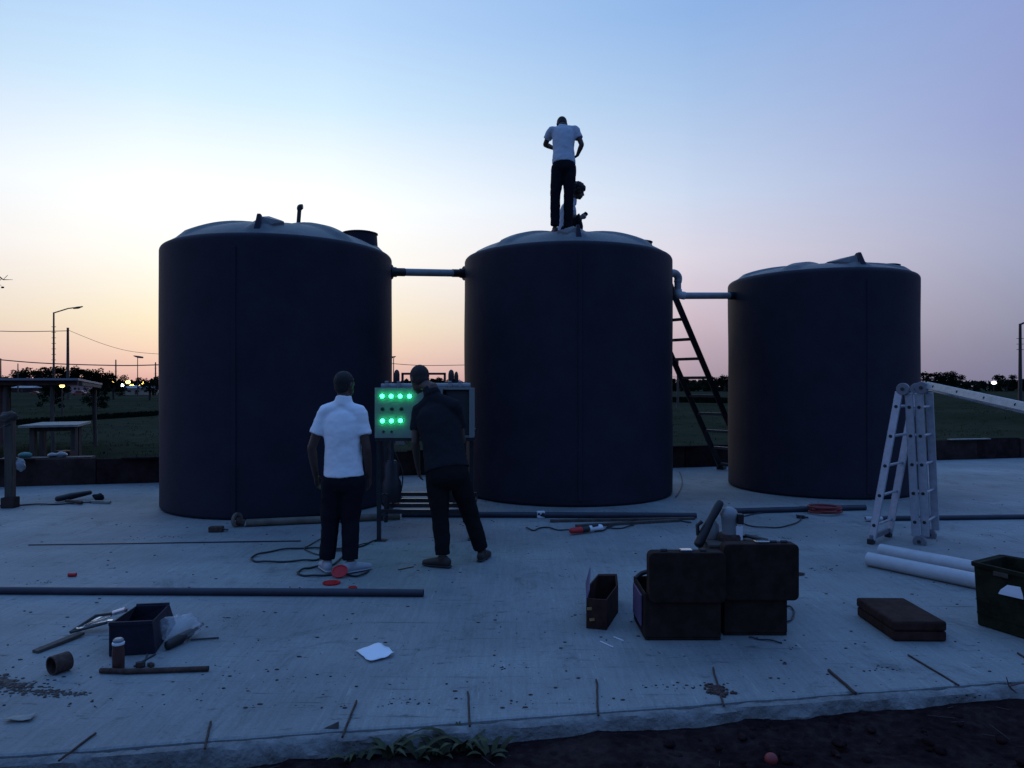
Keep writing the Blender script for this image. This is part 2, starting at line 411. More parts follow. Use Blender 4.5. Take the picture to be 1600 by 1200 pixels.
for i, r in enumerate(rows): mb.v += r
for i in range(NT):
    for k in range(5): a = i * 6 + k; mb.f.append((a, a + 1, a + 7, a + 6))
kind(mb.build('concrete_slab', 'concrete'), 'structure')
# the rough rim poured along the front edge, with its open joint
mb = MB(); rr = 6
for t in ts:
    z1 = -.008 + jag(t, 1.7, .006)
    f0 = fe(t, jag(t, 1.3, .016)); f1 = fe(t, jag(t, 6, .014) - .003); f2 = fe(t, -.012 + jag(t, 3.2, .030) + jag(t, 11, .012)); f3 = fe(t, -.02 + jag(t, 2, .05) + jag(t, 9, .02))
    bk = fe(t, LIP + jag(t, 2.2, .012) - .007 - abs(jag(t, 7, .022)))
    mb.v += [(*bk, -.12), (*bk, z1 + .004), (*(f0 + FEN * .012), z1), (*f1, z1 - .012), (*f2, -.06 + jag(t, 5, .015)), (*f3, -.2)]
for i in range(NT):
    for k in range(5): a = i * 6 + k; mb.f.append((a, a + 1, a + 7, a + 6))
kind(mb.build('slab_rim', 'rimconc', smooth=40), 'structure')
# foreground soil
mb = MB(); nx, ny = 420, 70
for j in range(ny + 1):
    for i in range(nx + 1):
        t = T0 - 3 + (T1 - T0 + 6) * i / nx; off = .12 - 3.2 * (j / ny) ** 1.3
        p = fe(t, off)
        z = -.100 + .008 * t + noise.noise(Vector((t * 2.2, off * 2.2, 0))) * .035 + noise.noise(Vector((t * 9, off * 9, 4))) * .018 - .03 * (j / ny)
        if off > -.15: z = max(z, -.10 + .008 * t) + .005
        mb.v.append((p.x, p.y, min(z, -.045)))
for j in range(ny):
    for i in range(nx): a = j * (nx + 1) + i; mb.f.append((a, a + 1, a + nx + 2, a + nx + 1))
kind(mb.build('bare_soil', 'soil', smooth=180), 'structure')

# low wall of panels along the back of the slab
wall = thing('low_wall', (0, back(0) + .05, GZ), 'long low dark panel wall running along the back edge of the slab', 'wall')
dirw = Vector((17.7, 4.3)).normalized(); ang = math.atan2(dirw.y, dirw.x)
pw = 1.18; 
for i in range(-11, 17):
    cx_, cy_ = dirw.x * (i + .5) * pw, back(0) + .10 + dirw.y * (i + .5) * pw
    h = .42 + .012 * math.sin(i * 2.3) + (cx_ > 5) * .02; zc = -.05 + (h + .05) / 2
    w = MB().box((cx_, cy_ + random.uniform(-.012, .012), zc), (pw - .012, .09, h + .05), ang)
    w.build('panel', 'wallB' if i % 3 == 0 else 'wallA', wall, bevel=.008)
    if i % 2 == 0:
        MB().box((cx_ + pw * .3 * dirw.x, cy_ + .005, zc + (h + .05) / 2 + .012), (pw * .9, .11, .02), ang).build('coping_board', 'woodpale' if i == 8 else 'wallB', wall)

# grass tufts beyond the wall
def tufts(name, spots, hgt, wid, per, m, label=None):
    mb = MB()
    for x, y, s in spots:
        z = fz(x, y) - .02
        for k in range(per):
            a = random.uniform(0, 2 * PI); r = random.uniform(0, .22) * s; h = hgt * s * random.uniform(.5, 1.15); l = random.uniform(.05, .4) * h
            b = Vector((x + r * math.cos(a), y + r * math.sin(a), z)); d = Vector((math.cos(a * 3), math.sin(a * 3), 0)); sd_ = d.cross(Vector((0, 0, 1))) * wid * s
            m1 = b + Vector((0, 0, h * .6)) + d * l * .35; t_ = b + Vector((0, 0, h)) + d * l
            mb.add([b - sd_, b + sd_, m1 + sd_ * .7, m1 - sd_ * .7, t_], [(0, 1, 2, 3), (3, 2, 4)])
    return kind(mb.build(name, m), 'stuff')
sp = []
for _ in range(5200):
    y = 13.5 + 60 * random.random() ** 1.8; x = random.uniform(-.85, .95) * y
    if y < back(x) + .5: continue
    sp.append((x, y, random.uniform(.6, 1.2) * (1 + y / 120)))
tufts('meadow_grass', sp, .07, .010, 7, 'grassb')
def linespots(a, b, n_, jit, s):
    return [(a[0] + (b[0] - a[0]) * t + random.gauss(0, jit), a[1] + (b[1] - a[1]) * t + random.gauss(0, jit), s * random.uniform(.7, 1.3)) for t in [random.random() for _ in range(n_)]]
a = G(-60, 668, GZ); b = G(300, 645, GZ)
tufts('ditch_reeds', linespots((a.x, a.y), (b.x, b.y), 1800, .35, 1.1), .20, .03, 9, 'leaf')
a = G(1030, 628, GZ); b = G(1160, 630, GZ)
tufts('ditch_rushes', linespots((a.x, a.y), (b.x, b.y), 1200, .9, 1.6), .3, .04, 9, 'leaf')

# ================================================================ TANKS
TANKS = []
def tank(cx_, cy_, R, H, hd, rib0, label, seam_deg, manholes, lug_deg, sharp):
    t = thing('water_tank', (cx_, cy_, 0), label, 'water tank', 'water tanks on the slab')
    rc, rs_ = .05, .075
    prof = [(R - rc - .03, 0.002)] + [(R - rc + rc * math.sin(a), rc - rc * math.cos(a)) for a in [math.radians(k * 15) for k in range(1, 7)]]
    nz_ = 44
    for i in range(1, nz_):
        z = rc + (H - rs_ - rc) * i / nz_; prof.append((R + .004 * math.sin(z * 9) * 0 , z))
    prof += [(R - rs_ + rs_ * math.cos(a), H - rs_ + rs_ * math.sin(a)) for a in [math.radians(k * 11) for k in range(0, 8)]]
    seg = 144; vs = []; fs = []
    for r, z in prof:
        for k in range(seg):
            a = 2 * PI * k / seg
            rr_ = r + noise.noise(Vector((math.cos(a) * 1.2, math.sin(a) * 1.2, z * .7 + cx_))) * .012
            vs.append((cx_ + rr_ * math.cos(a), cy_ + rr_ * math.sin(a), z))
    for i in range(len(prof) - 1):
        for k in range(seg): k2 = (k + 1) % seg; fs.append((i * seg + k, i * seg + k2, (i + 1) * seg + k2, (i + 1) * seg + k))
    MB().add(vs, fs).build('wall', 'tank', t, smooth=60)
    # dome with raised radial ribs
    R0 = R - rs_ + rs_ * math.cos(math.radians(77)); Z0 = H - rs_ + rs_ * math.sin(math.radians(77))
    def dz(r, a):
        q = r / R0
        base = hd * (1 - q ** 2.9)
        k = ((math.degrees(a) - rib0) % 45); k = min(k, 45 - k)                    # degrees from the nearest rib
        w = max(0, 1 - abs(k * r / 57.3) / .16)
        rib = .045 * min(1, w * 1.8) * max(0, min(1, (.985 - q) / .07)) * min(1, q / .25)
        return Z0 + base + rib
    seg = 288; nr = 34; vs = []; fs = []
    for i in range(nr + 1):
        r = R0 * (1 - i / nr) if i < nr else .002
        for k in range(seg): a = 2 * PI * k / seg; vs.append((cx_ + r * math.cos(a), cy_ + r * math.sin(a), dz(r, a)))
    for i in range(nr):
        for k in range(seg): k2 = (k + 1) % seg; fs.append((i * seg + k, i * seg + k2, (i + 1) * seg + k2, (i + 1) * seg + k))
    MB().add(vs, fs).build('dome', 'skylit', t, smooth=35)
    # mould seam and a couple of faint vertical joints
    for sdg, wd in ((seam_deg, .055), (seam_deg + 180, .055)):
        a = math.radians(sdg); c = Vector((cx_ + (R + .004) * math.cos(a), cy_ + (R + .004) * math.sin(a), (H - .1) / 2))
        MB().box(c, (.022, wd, H - .26), a).build('seam', 'tank', t, bevel=.006)
    # lifting lugs: upright fins at the shoulder, with a pulled cone of plastic beside them
    for lg in lug_deg:
        a = math.radians(lg); e = Vector((math.cos(a), math.sin(a), 0)); s_ = Vector((-e.y, e.x, 0)); c = Vector((cx_, cy_, 0))
        b0 = c + e * (R - .07) + Vector((0, 0, H - .05)); top = c + e * (R - .23) + Vector((0, 0, H + sharp)); b1 = c + e * (R - .62) + Vector((0, 0, Z0 + .05))
        w = .022
        vs = [b0 + s_ * w * 2.2, b0 - s_ * w * 2.2, top + s_ * w, top - s_ * w, b1 + s_ * w * 2, b1 - s_ * w * 2, top + s_ * w - e * .07, top - s_ * w - e * .07]
        MB().add(vs, [(0, 1, 3, 2), (2, 3, 7, 6), (6, 7, 5, 4), (0, 2, 6, 4), (1, 5, 7, 3), (0, 4, 5, 1)]).build('lifting_lug', 'tank', t, bevel=.008)
        sg = 1 if cx_ < -1 else -1; ww = .26
        f0 = c + e * (R - .16) + s_ * sg * .03 + Vector((0, 0, H + .005)); tp = top + s_ * sg * w - e * .04 - Vector((0, 0, .03))
        q1 = c + e * (R - .46) + s_ * sg * ww; q1.z = dz(R - .46, a) - .02; q2 = c + e * (R - .95) + s_ * sg * ww * .5; q2.z = dz(R - .95, a) - .01
        q3 = c + e * (R - .80); q3.z = dz(R - .80, a) + .03; q0 = c + e * (R - .30) + s_ * sg * ww * .55; q0.z = dz(R - .30, a) - .02
        MB().add([f0, tp, q0, q1, q2, q3, q3 - Vector((0, 0, .2)), q1 - Vector((0, 0, .2)), f0 - Vector((0, 0, .2))], [(0, 2, 1), (2, 3, 1), (3, 4, 1), (4, 5, 1), (5, 0, 1), (0, 8, 7, 3, 2), (3, 7, 6, 4), (4, 6, 5), (5, 6, 8, 0), (8, 6, 7)]).build('moulded_facet', 'skylit', t)
    for (r, dg, rad, h) in manholes:
        a = math.radians(dg); x, y = cx_ + r * math.cos(a), cy_ + r * math.sin(a); z = dz(r, a) 
        MB().lathe((x, y, z - .22), [(rad * 1.08, 0), (rad, .22 + h * .75), (rad, .22 + h * .8)], 36).build('manhole_neck', 'tank', t, smooth=40)
        l = MB().lathe((x, y, z), [(rad * 1.06, h * .8), (rad * 1.06, h * .95), (rad * .9, h * 1.08), (rad * .3, h * 1.2), (.01, h * 1.2)], 36).build('manhole_lid', 'lid', t, smooth=40)
    TANKS.append((cx_, cy_, R, dz))
    return t
def pol(angdeg, D): a = math.radians(angdeg); return D * math.sin(a), D * math.cos(a)
x1, y1 = pol(-17.45, 10.9); x2, y2 = pol(4.32, 11.42); x3, y3 = pol(22.7, 12.85)
def front_deg(cx_, cy_, px):          # polar angle on the tank of its front surface point seen at this column
    R = 1.56; ty = (px - CX) / F; best = None
    for k in range(0, 3600):
        a = math.radians(-180 + k * .1); x = cx_ + R * math.cos(a); y = cy_ + R * math.sin(a)
        if (x * -cx_ + y * -cy_) + (cx_ ** 2 + cy_ ** 2) < 0: continue
        if math.cos(a) * cx_ + math.sin(a) * cy_ > 0: continue
        e = abs(x / y - ty)
        if best is None or e < best[0]: best = (e, math.degrees(a))
    return best[1]
s1 = front_deg(x1, y1, 365); l1 = front_deg(x1, y1, 397); s2 = front_deg(x2, y2, 906); s3 = front_deg(x3, y3, 1366)
t1 = tank(x1, y1, 1.553, 3.48, .34, l1, 'large dark plastic water tank, left one, with bent vent pipe on its dome', s1, [(1.10, 8, .24, .085)], [l1], .27)
t2 = tank(x2, y2, 1.59, 3.57, .33, s2, 'large dark water tank in the middle with two men on its top', s2, [(1.13, 6, .20, .07)], [s2], .25)
t3 = tank(x3, y3, 1.42, 3.32, .19, s3, 'smaller dark water tank on the right behind the folding ladder', s3, [(.98, -22, .17, .07)], [s3], .24)
# vent pipe on the left tank
vp = Q(466, 350, 10.3); vb = 10.3
MB().tube([Q(466, 352, vb), Q(468, 326, vb)], .028).tube(curve([Q(468, 328, vb), Q(468.4, 323.5, vb), Q(473, 323, vb)], 5), .036).build('vent_pipe', 'lid', t1, smooth=50)

# pipes between the tanks
def flange(mb, p, d, r=.11):
    d = Vector(d).normalized(); p = Vector(p)
    mb.tube([p, p + d * .035], r, 20); mb.tube([p + d * .035, p + d * .11], r * .66, 8); mb.tube([p + d * .11, p + d * .24], r * .55, 20)
pa = Vector((x1 + 1.54 * math.cos(math.radians(-8)), y1 + 1.54 * math.sin(math.radians(-8)), 0)); pa = Q(612, 425, 10.62); pb = Q(725, 427, 11.25)
pp = thing('link_pipe', (pa.x, pa.y, 0), 'grey pipe joining the left and middle tanks near their tops', 'pipe')
MB().tube([pa, pb], .055, 20).build('pipe', 'pvc', pp, smooth=50)
d = (pb - pa); d.normalize()
f_ = MB(); flange(f_, pa - d * .04, d); f_.build('flange', 'lid', pp, smooth=40)
f_ = MB(); flange(f_, pb + d * .04, -d); f_.build('flange', 'lid', pp, smooth=40)
pc = Q(1046, 427, 11.2); pd = Q(1059, 429, 11.3); pe = Q(1059, 462, 11.3); pf = Q(1150, 462, 11.75)
pp = thing('link_pipe', (pd.x, pd.y, 0), 'stepped white pipe linking the middle tank down to the right tank', 'pipe')
MB().tube(curve([pc, pc * .35 + pd * .65 + Vector((0, 0, .01)), pd + Vector((0.005, 0, -.04)), pd + Vector((0, 0, -.12))], 6), .060, 18).build('elbow', 'pvc', pp, smooth=60)
MB().tube([pd + Vector((0, 0, -.12)), pe + Vector((0, 0, .08))], .052, 18).build('riser', 'pvc', pp, smooth=60)
MB().tube(curve([pe + Vector((0, 0, .09)), pe + Vector((.02, 0, .02)), pe + Vector((.11, .01, 0))], 5), .062, 18).build('elbow', 'pvcw', pp, smooth=60)
MB().tube([pe + Vector((.10, .01, 0)), pf], .052, 18).build('pipe', 'pvc', pp, smooth=60)
d = (pf - pe).normalized(); f_ = MB(); flange(f_, pf + d * .10, -d, .115); f_.build('flange', 'lid', pp, smooth=40)

# ladder leaning on the middle tank
lf = Vector((4.07, 14.3, 0)); w_ = Vector((-2.1, -1.8, 3.8)); u_ = Vector((.39, -.46, 0))
lad = thing('wooden_ladder', lf, 'dark ladder leaning against the right side of the middle tank', 'ladder')
for k in (0, 1): MB().beam(lf + u_ * k, lf + u_ * k + w_ * .93, .05, .095, up=(0, -.3, 1)).build('rail', 'steel', lad, bevel=.005)
for i in range(11):
    t = .03 + i * .087; MB().beam(lf + w_ * t - u_ * .04, lf + w_ * t + u_ * 1.04, .05, .05).build('rung', 'steel', lad, bevel=.005)
for k in (0, 1): MB().box(lf + u_ * k + Vector((0, 0, .03)), (.14, .14, .06), -.7).build('foot', 'steel', lad)

# ================================================================ CONTROL PANEL AND SKID
D = 7.62; k_ = D / F
skid = thing('pump_frame', (-.95, 8.2, 0), 'black steel pump frame with legs and low rails standing between the tanks', 'frame')
def X(px, d): return (px - CX) * d / F
xl, xr = X(590, D), X(736, D)
for (x, y, top) in ((xl, 7.70, 1.08), (xr, 7.75, 1.08)):
    MB().box((x, y, top / 2), (.042, .042, top)).build('leg', 'steel', skid, bevel=.003)
    MB().box((x + .02, y, .006), (.12, .10, .012)).build('foot_plate', 'steel', skid)
for (x, y, top) in ((X(603, 8.75), 8.75, 1.45), (X(726, 8.75), 8.75, 1.45)):
    MB().box((x, y, top / 2), (.042, .042, top)).build('leg', 'steel', skid, bevel=.003)
for y, z in ((9.05, .29), (8.62, .28), (8.38, .26), (7.92, .27)):
    MB().box(((xl + xr) / 2 - .02, y, z), (xr - xl + .02, .045, .045)).build('rail', 'steel', skid, bevel=.004)
for x in (xl + .02, xr - .02): MB().box((x, 8.4, .243), (.04, 1.4, .04)).build('side_rail', 'steel', skid, bevel=.004)
for x in (xl + .02, xr - .02): MB().box((x, 8.22, 1.10), (.04, 1.1, .04)).build('side_rail', 'steel', skid, bevel=.004)
hd_ = 8.7; a, b, c, d = Q(629, 600, hd_), Q(629, 584, hd_), Q(695, 584, hd_), Q(695, 600, hd_)
mbh = MB(); 
for p, q in ((a, b), (b + Vector((-.013, 0, 0)), c + Vector((.013, 0, 0))), (c, d)): mbh.beam(p, q, .026, .026)
for x in (a.x, d.x): mbh.box((x, hd_, (a.z + 1.1) / 2), (.026, .027, a.z - 1.1 + .02))
mbh.build('top_hoop', 'steel', skid)
# pump bodies with capsule-shaped vessels on top
for px, py, r, h in ((620, 582, .033, .16), (705, 582, .034, .18), (713, 585, .024, .15)):
    c = Q(px, py, 8.45)
    prof = [(r * .75, -h), (r * .8, -h * .7), (r, -h * .62), (r, -.02), (r * .8, .012), (r * .4, .03), (.004, .033)]
    MB().lathe((c.x, c.y, c.z), prof, 18).build('air_valve', 'lid', skid, smooth=50)
for px in (604, 623, 703, 719):
    mbw = MB(); c = Q(px, 598, 8.3); mbw.lathe((c.x, c.y, c.z - .05), [(.022, 0), (.026, .03), (.018, .045), (.024, .065), (.01, .07)], 12)
    mbw.build('pipe_fitting', 'pvc', skid, smooth=40)
a, b = Q(596, 604, 8.35), Q(735, 603, 8.35)
MB().tube([a, b], .035, 16).build('header_pipe', 'pvc', skid, smooth=50)
for px in (612, 716):
    p = Q(px, 604, 8.35); MB().tube([p, Vector((p.x, p.y, .75)), Vector((p.x, p.y, .33))], .024, 12).build('drop_pipe', 'darkpipe', skid, smooth=50)
for px in (612, 716):
    x = X(px, 8.4); 
    MB().lathe((x, 8.4, .30), [(.10, 0), (.11, .02), (.11, .22), (.085, .27), (.085, .42), (.05, .47), (.01, .48)], 22).build('pump_motor', 'lid', skid, smooth=40)
ga = Q(625, 691, 8.6); MB().box((ga.x, ga.y, ga.z), (.10, .03, .06)).build('name_plate', 'woodpale', skid, bevel=.004)
for q in range(2):
    MB().tube(curve([Q(606 + q * 8, 700, 8.5), Q(618 + q * 10, 735, 8.5), Q(620 + q * 8, 760, 8.5), Q(612 + q * 9, 790, 8.5)], 6), .008, 6).build('hanging_cable', 'cable', skid, smooth=60)
MB().tube(curve([Q(600, 790, 7.9), Q(594, 780, 7.85), Q(598, 772, 7.85), Q(606, 775, 7.9), Q(606, 792, 8.0), Q(602, 815, 8.1)], 6), .011, 6).build('hanging_cable', 'cable', skid, smooth=60)

cab = thing('control_cabinet', (X(662, D), D, 1.08), 'pale control cabinet with glowing green indicator lamps on its door', 'control panel')
cx_ = (X(586, D) + X(740, D)) / 2; cw = X(740, D) - X(586, D); zb, zt = CAMZ - 81 * k_, CAMZ - 3 * k_; ch = zt - zb
m_ = MB(); th = .02; dp = .24; y0 = D
m_.box((cx_, y0 + dp, (zb + zt) / 2), (cw, th, ch)); m_.box((X(586, D) + th / 2, y0 + dp / 2, (zb + zt) / 2), (th, dp - th - .004, ch))
m_.box((X(740, D) - th / 2, y0 + dp / 2, (zb + zt) / 2), (th, dp - th - .004, ch)); m_.box((cx_, y0 + dp / 2, zt - th / 2), (cw - 2 * th - .004, dp - th - .004, th)); m_.box((cx_, y0 + dp / 2, zb + th / 2), (cw - 2 * th - .004, dp - th - .004, th))
m_.build('shell', 'panelpaint', cab, bevel=.003)
MB().box((X(715, D), y0 + .06, (zb + zt) / 2), (.24, .02, ch - .05)).build('mounting_plate', 'cabin', cab)
dl, dr = X(586, D), X(692, D)
MB().box(((dl + dr) / 2, y0 - .013, (zb + zt) / 2), (dr - dl, .022, ch + .004)).build('door', 'panelpaint', cab, bevel=.004)
MB().box((X(736, D) + .004, y0 - .006, (zb + zt) / 2), (.045, .012, ch)).build('door_frame', 'panelpaint', cab, bevel=.003)
MB().box((cx_, y0 + dp / 2, zb - .02), (cw, dp + .02, .03)).build('base_rail', 'steel', cab)
lampm = MB().lathe((0, 0, 0), [(.021, 0), (.021, .014), (.017, .026), (.008, .033), (.001, .034)], 16).mesh('indicator_lamp', 180); lampm.materials.append(M['green'])
bez = MB().lathe((0, 0, 0), [(.026, -.004), (.027, .003), (.022, .0045)], 16).mesh('bezel', 40); bez.materials.append(M['chrome'])
def on_panel(name, me, px, py):
    o = bpy.data.objects.new(name, me); col.objects.link(o)
    p = Q(px, py, D); o.parent = cab; o.matrix_parent_inverse = cab.matrix_basis.inverted()
    o.location = (p.x, y0 - .0245, p.z); o.rotation_euler = (PI / 2, 0, 0); return o
for px, py in ((598, 619), (612, 619), (626, 619), (640.5, 619), (598.5, 657.5), (612.5, 657.5), (626.5, 657)):
    on_panel('indicator_lamp', lampm, px, py); on_panel('lamp_bezel', bez, px, py)
kn = MB().lathe((0, 0, 0), [(.019, 0), (.019, .012), (.014, .014), (.013, .018), (.002, .019)], 14).box((0, 0, .022), (.034, .009, .012)).mesh('selector_knob', 40); kn.materials.append(M['black'])
for px in (598.5, 613, 628): on_panel('selector_knob', kn, px, 639)
kk = MB().lathe((0, 0, 0), [(.013, 0), (.013, .006), (.008, .009), (.002, .01)], 12).mesh('push_button', 40); kk.materials.append(M['black'])
for px in (600, 612.5): on_panel('push_button', kk, px, 674)

# ================================================================ PEOPLE
def person(J, label, skin, shirt, trous, hairm, shoe, fwd, hfwd, side=None, curly=False, vox=.009, s=1.0, shirt_hem=None, group=None, wf=1.0, hs_=1.0):
    J = {k: Vector(v) for k, v in J.items()}
    fwd = Vector(fwd).normalized(); side = Vector(side).normalized() if side else fwd.cross(Vector((0, 0, 1))).normalized()   # side = person's right
    root = thing('person', (J['pelvis'].x, J['pelvis'].y, min(J['la'].z, J['ra'].z) - .08), label, 'person', group)
    # --- body, one continuous surface
    b = MB()
    hf = Vector(hfwd).normalized(); hs = hf.cross(Vector((0, 0, 1))).normalized(); hu = hs.cross(hf).normalized()
    R = Matrix((hs, hf, hu)).transposed()
    H = J['head']
    def hscale(mb):
        mb.v = [tuple(H + (Vector(v) - H) * hs_) for v in mb.v]
    b.ball(H + hu * .018 - hf * .008, (.074, .094, .098), 20, 14, R)
    b.ball(H - hu * .045 + hf * .028, (.058, .066, .066), 16, 10, R)
    b.ball(H - hu * .088 + hf * .062, (.026, .022, .02), 10, 8, R)           # chin
    b.loft([(H + hu * .022 + hf * .083, .008, .008), (H - hu * .004 + hf * .098, .012, .012), (H - hu * .022 + hf * .104, .017, .014)], hs, 10)  # nose
    b.ball(H + hu * .03 + hf * .078, (.05, .014, .010), 12, 6, R)            # brow
    b.ball(H - hu * .053 + hf * .088, (.026, .012, .011), 10, 6, R)          # lips
    for q in (-1, 1): b.ball(H + hs * q * .078 - hu * .005 - hf * .01, (.011, .022, .034), 10, 8, R)   # ears
    hscale(b)
    b.loft([(H - hu * .05 - hf * .015, .052, .055), (J['neck'] + Vector((0, 0, .02)), .056, .058), (J['neck'] - Vector((0, 0, .05)), .075, .07)], side, 16)
    sw = (J['rs'] - J['ls']).length / 2
    mid = (J['rs'] + J['ls']) / 2; cd = (J['pelvis'] - mid)
    b.loft([(mid + cd * .02, sw * .66, .070), (mid + cd * .12, sw * .88, .10), (mid + cd * .35, sw * .86, .115), (mid + cd * .62, sw * .76, .10), (mid + cd * .9, sw * .84, .11), (mid + cd * 1.1, sw * .78, .10)], side, 22)
    def limb(mb, pts, rs, k0=False, k1=False): mb.loft([(p, r, r2) for p, (r, r2) in zip(pts, rs)], side, 16)
    for c in 'lr':
        S, E, Wr, T = J[c + 's'], J[c + 'e'], J[c + 'w'], J[c + 't']
        b.loft([(S, .048, .052), (S.lerp(E, .4), .046, .05), (E, .038, .040)], side, 16)
        b.loft([(E, .038, .040), (E.lerp(Wr, .3), .039, .042), (Wr, .025, .030)], side, 16)
        # hand: palm, four fingers, thumb
        hdv = (T - Wr).normalized(); across = hdv.cross(side)
        across = (fwd - hdv * fwd.dot(hdv)); across = across.normalized() if across.length > .2 else hdv.cross(side).normalized()
        nrm = hdv.cross(across).normalized(); q = 1 if c == 'l' else -1
        inw = (side * q); inw = (inw - hdv * inw.dot(hdv)); inw = inw.normalized() if inw.length > .2 else nrm
        b.loft([(Wr, .026, .018), (Wr + hdv * .045, .040, .018), (Wr + hdv * .085, .041, .016)], across, 14)
        for fi, (o, ln) in enumerate(((.031, .070), (.011, .080), (-.010, .074), (-.030, .058))):
            p0 = Wr + hdv * .080 + across * o
            p1 = p0 + hdv * ln * .5 + inw * ln * .12; p2 = p1 + hdv * ln * .38 + inw * ln * .30
            b.loft([(p0, .0092, .0092), (p1, .0086, .0086), (p2, .0072, .0072)], across, 8)
        p0 = Wr + hdv * .025 + across * .028; p1 = p0 + hdv * .032 + across * .024 + inw * .012; p2 = p1 + hdv * .032 + inw * .012
        b.loft([(p0, .015, .013), (p1, .0115, .0105), (p2, .009, .0085)], nrm, 8)
        Hp, K, A = J[c + 'h'], J[c + 'k'], J[c + 'a']
        b.loft([(Hp, .082, .088), (Hp.lerp(K, .45), .070, .075), (K, .050, .054)], side, 16)
        b.loft([(K, .050, .054), (K.lerp(A, .33), .050, .056), (A, .032, .036)], side, 16)
        td = J[c + 'toe']; b.loft([(A, .032, .036), (A + td * .03 - Vector((0, 0, .04)), .034, .034), (A + td * .14 - Vector((0, 0, .055)), .034, .022)], side, 12)
    b.build('body', skin, root, remesh=vox * .8)
    # eyes
    for q in (-1, 1): MB().ball(H + (hs * q * .031 + hu * .012 + hf * .075) * hs_, .0115, 10, 8).build('eye', 'eye', root, smooth=180)
    # hair
    hr = MB()
    if curly:
        for _ in range(150):
            v = Vector((random.gauss(0, 1), random.gauss(0, 1), random.gauss(.5, 1))).normalized()
            if v.y > .55 and v.z < .35: continue
            if v.z < -.55: continue
            hr.ball(H + hu * .028 - hf * .018 + R @ Vector((v.x * .098, v.y * .110, v.z * .112)), random.uniform(.018, .034), 8, 6)
        hr.ball(H + hu * .03 - hf * .02, (.095, .108, .108), 16, 10, R)
        hr.build('hair', hairm, root, smooth=180)
    else:
        hr.ball(H + hu * .030 - hf * .020, (.0815, .0985, .094), 24, 16, R); hr.ball(H - hu * .018 - hf * .045, (.066, .062, .068), 18, 12, R)
        hscale(hr); hr.build('hair', hairm, root, remesh=.008)
    # shirt
    g = MB(); hem = shirt_hem if shirt_hem is not None else 1.0
    g.loft([(mid - cd * .03, sw * .62, .080), (mid + cd * .04, sw * .90, .108), (mid + cd * .13, sw * 1.0 * wf, .125), (mid + cd * .30, sw * .98 * wf, .140), (mid + cd * .55, sw * .92 * wf, .130), (mid + cd * .8, sw * .95 * wf, .132), (mid + cd * hem, sw * 1.02 * wf, .142)], side, 26, True, False)
    nk = J['neck'] + (mid - J['neck']) * .25
    for c in 'lr':
        S, E = J[c + 's'], J[c + 'e']
        g.loft([(nk - Vector((0, 0, .035)), .078, .075), (nk.lerp(S, .55) - Vector((0, 0, .018)), .062, .075), (S, .060, .070)], (0, 0, 1), 16, True, True)
        g.loft([(S.lerp(mid, .12), .062, .075), (S.lerp(E, .08), .062, .072), (S.lerp(E, .35), .062, .066), (S.lerp(E, .62), .068, .070)], side, 16, True, False)
    g.loft([(J['neck'] - Vector((0, 0, .05)), .088, .086), (J['neck'] + (H - J['neck']) * .26, .064, .070)], side, 16, False, False)
    sh = g.build('shirt', shirt, root, remesh=vox, folds=.022)
    # trousers
    g = MB()
    pz = J['pelvis']; wst = mid + cd * .86
    g.loft([(wst, sw * .82 * wf, .122), (mid + cd * 1.0, sw * .93 * wf, .132), (mid + cd * 1.13, sw * .93 * wf, .128)], side, 22, False, True)
    for c in 'lr':
        Hp, K, A = J[c + 'h'], J[c + 'k'], J[c + 'a']
        g.loft([(Hp, .104, .108), (Hp.lerp(K, .45), .098, .100), (K, .080, .083), (K.lerp(A, .5), .074, .078), (K.lerp(A, .93), .068, .073)], side, 18, True, False)
    g.build('trousers', trous, root, remesh=vox, folds=.022)
    for c in 'lr':
        A = J[c + 'a']; td = Vector(J[c + 'toe']).normalized(); sd2 = td.cross(Vector((0, 0, 1)))
        z0 = A.z - .08
        g = MB(); B = Vector((A.x, A.y, z0))
        g.loft([(B - td * .055 + Vector((0, 0, .045)), .034, .045), (B + Vector((0, 0, .05)), .040, .050), (B + td * .07 + Vector((0, 0, .042)), .045, .040), (B + td * .15 + Vector((0, 0, .032)), .047, .030), (B + td * .19 + Vector((0, 0, .027)), .038, .024)], sd2, 14)
        g.loft([(B + Vector((0, 0, .05)), .042, .048), (B + Vector((0, 0, .10)), .044, .048)], sd2, 14, False, False)
        g.build('shoe', shoe, root, remesh=vox * .8)
        g = MB(); g.loft([(B - td * .075 + Vector((0, 0, .011)), .030, .011), (B + Vector((0, 0, .011)), .040, .011), (B + td * .12 + Vector((0, 0, .011)), .049, .011), (B + td * .20 + Vector((0, 0, .011)), .036, .011)], sd2, 14)
        g.build('sole', 'shoew' if shoe == 'shoew' else 'lid', root, smooth=50)
    return root
def foot(px, d, z=0.0): return Vector((X(px, d), d, z + .085))
d1 = 6.42
person(dict(pelvis=Q(537, 744, d1), neck=Q(537, 624, d1), head=Q(539, 602, d1 + .02), ls=Q(507, 643, d1), rs=Q(562, 643, d1),
    le=Q(487, 700, d1 - .02), re=Q(573, 702, d1 - .02), lw=Q(493, 742, d1 + .08), rw=Q(577, 744, d1 + .08), lt=Q(497, 765, d1 + .13), rt=Q(578, 767, d1 + .13),
    lh=Q(521, 750, d1), rh=Q(552, 750, d1), lk=Q(516, 812, d1 + .02), rk=Q(547, 812, d1 + .02), la=foot(511, d1), ra=foot(548, d1 - .05),
    ltoe=Vector((-.45, .89, 0)), rtoe=Vector((.72, .69, 0))),
    'man in white polo shirt and dark trousers seen from behind, arms at his sides', 'skin1', 'polo', 'trouser', 'hair', 'shoew', (.05, 1, 0), (.45, .9, -.12), wf=1.12, vox=.009, shirt_hem=1.0)
d2 = 6.66
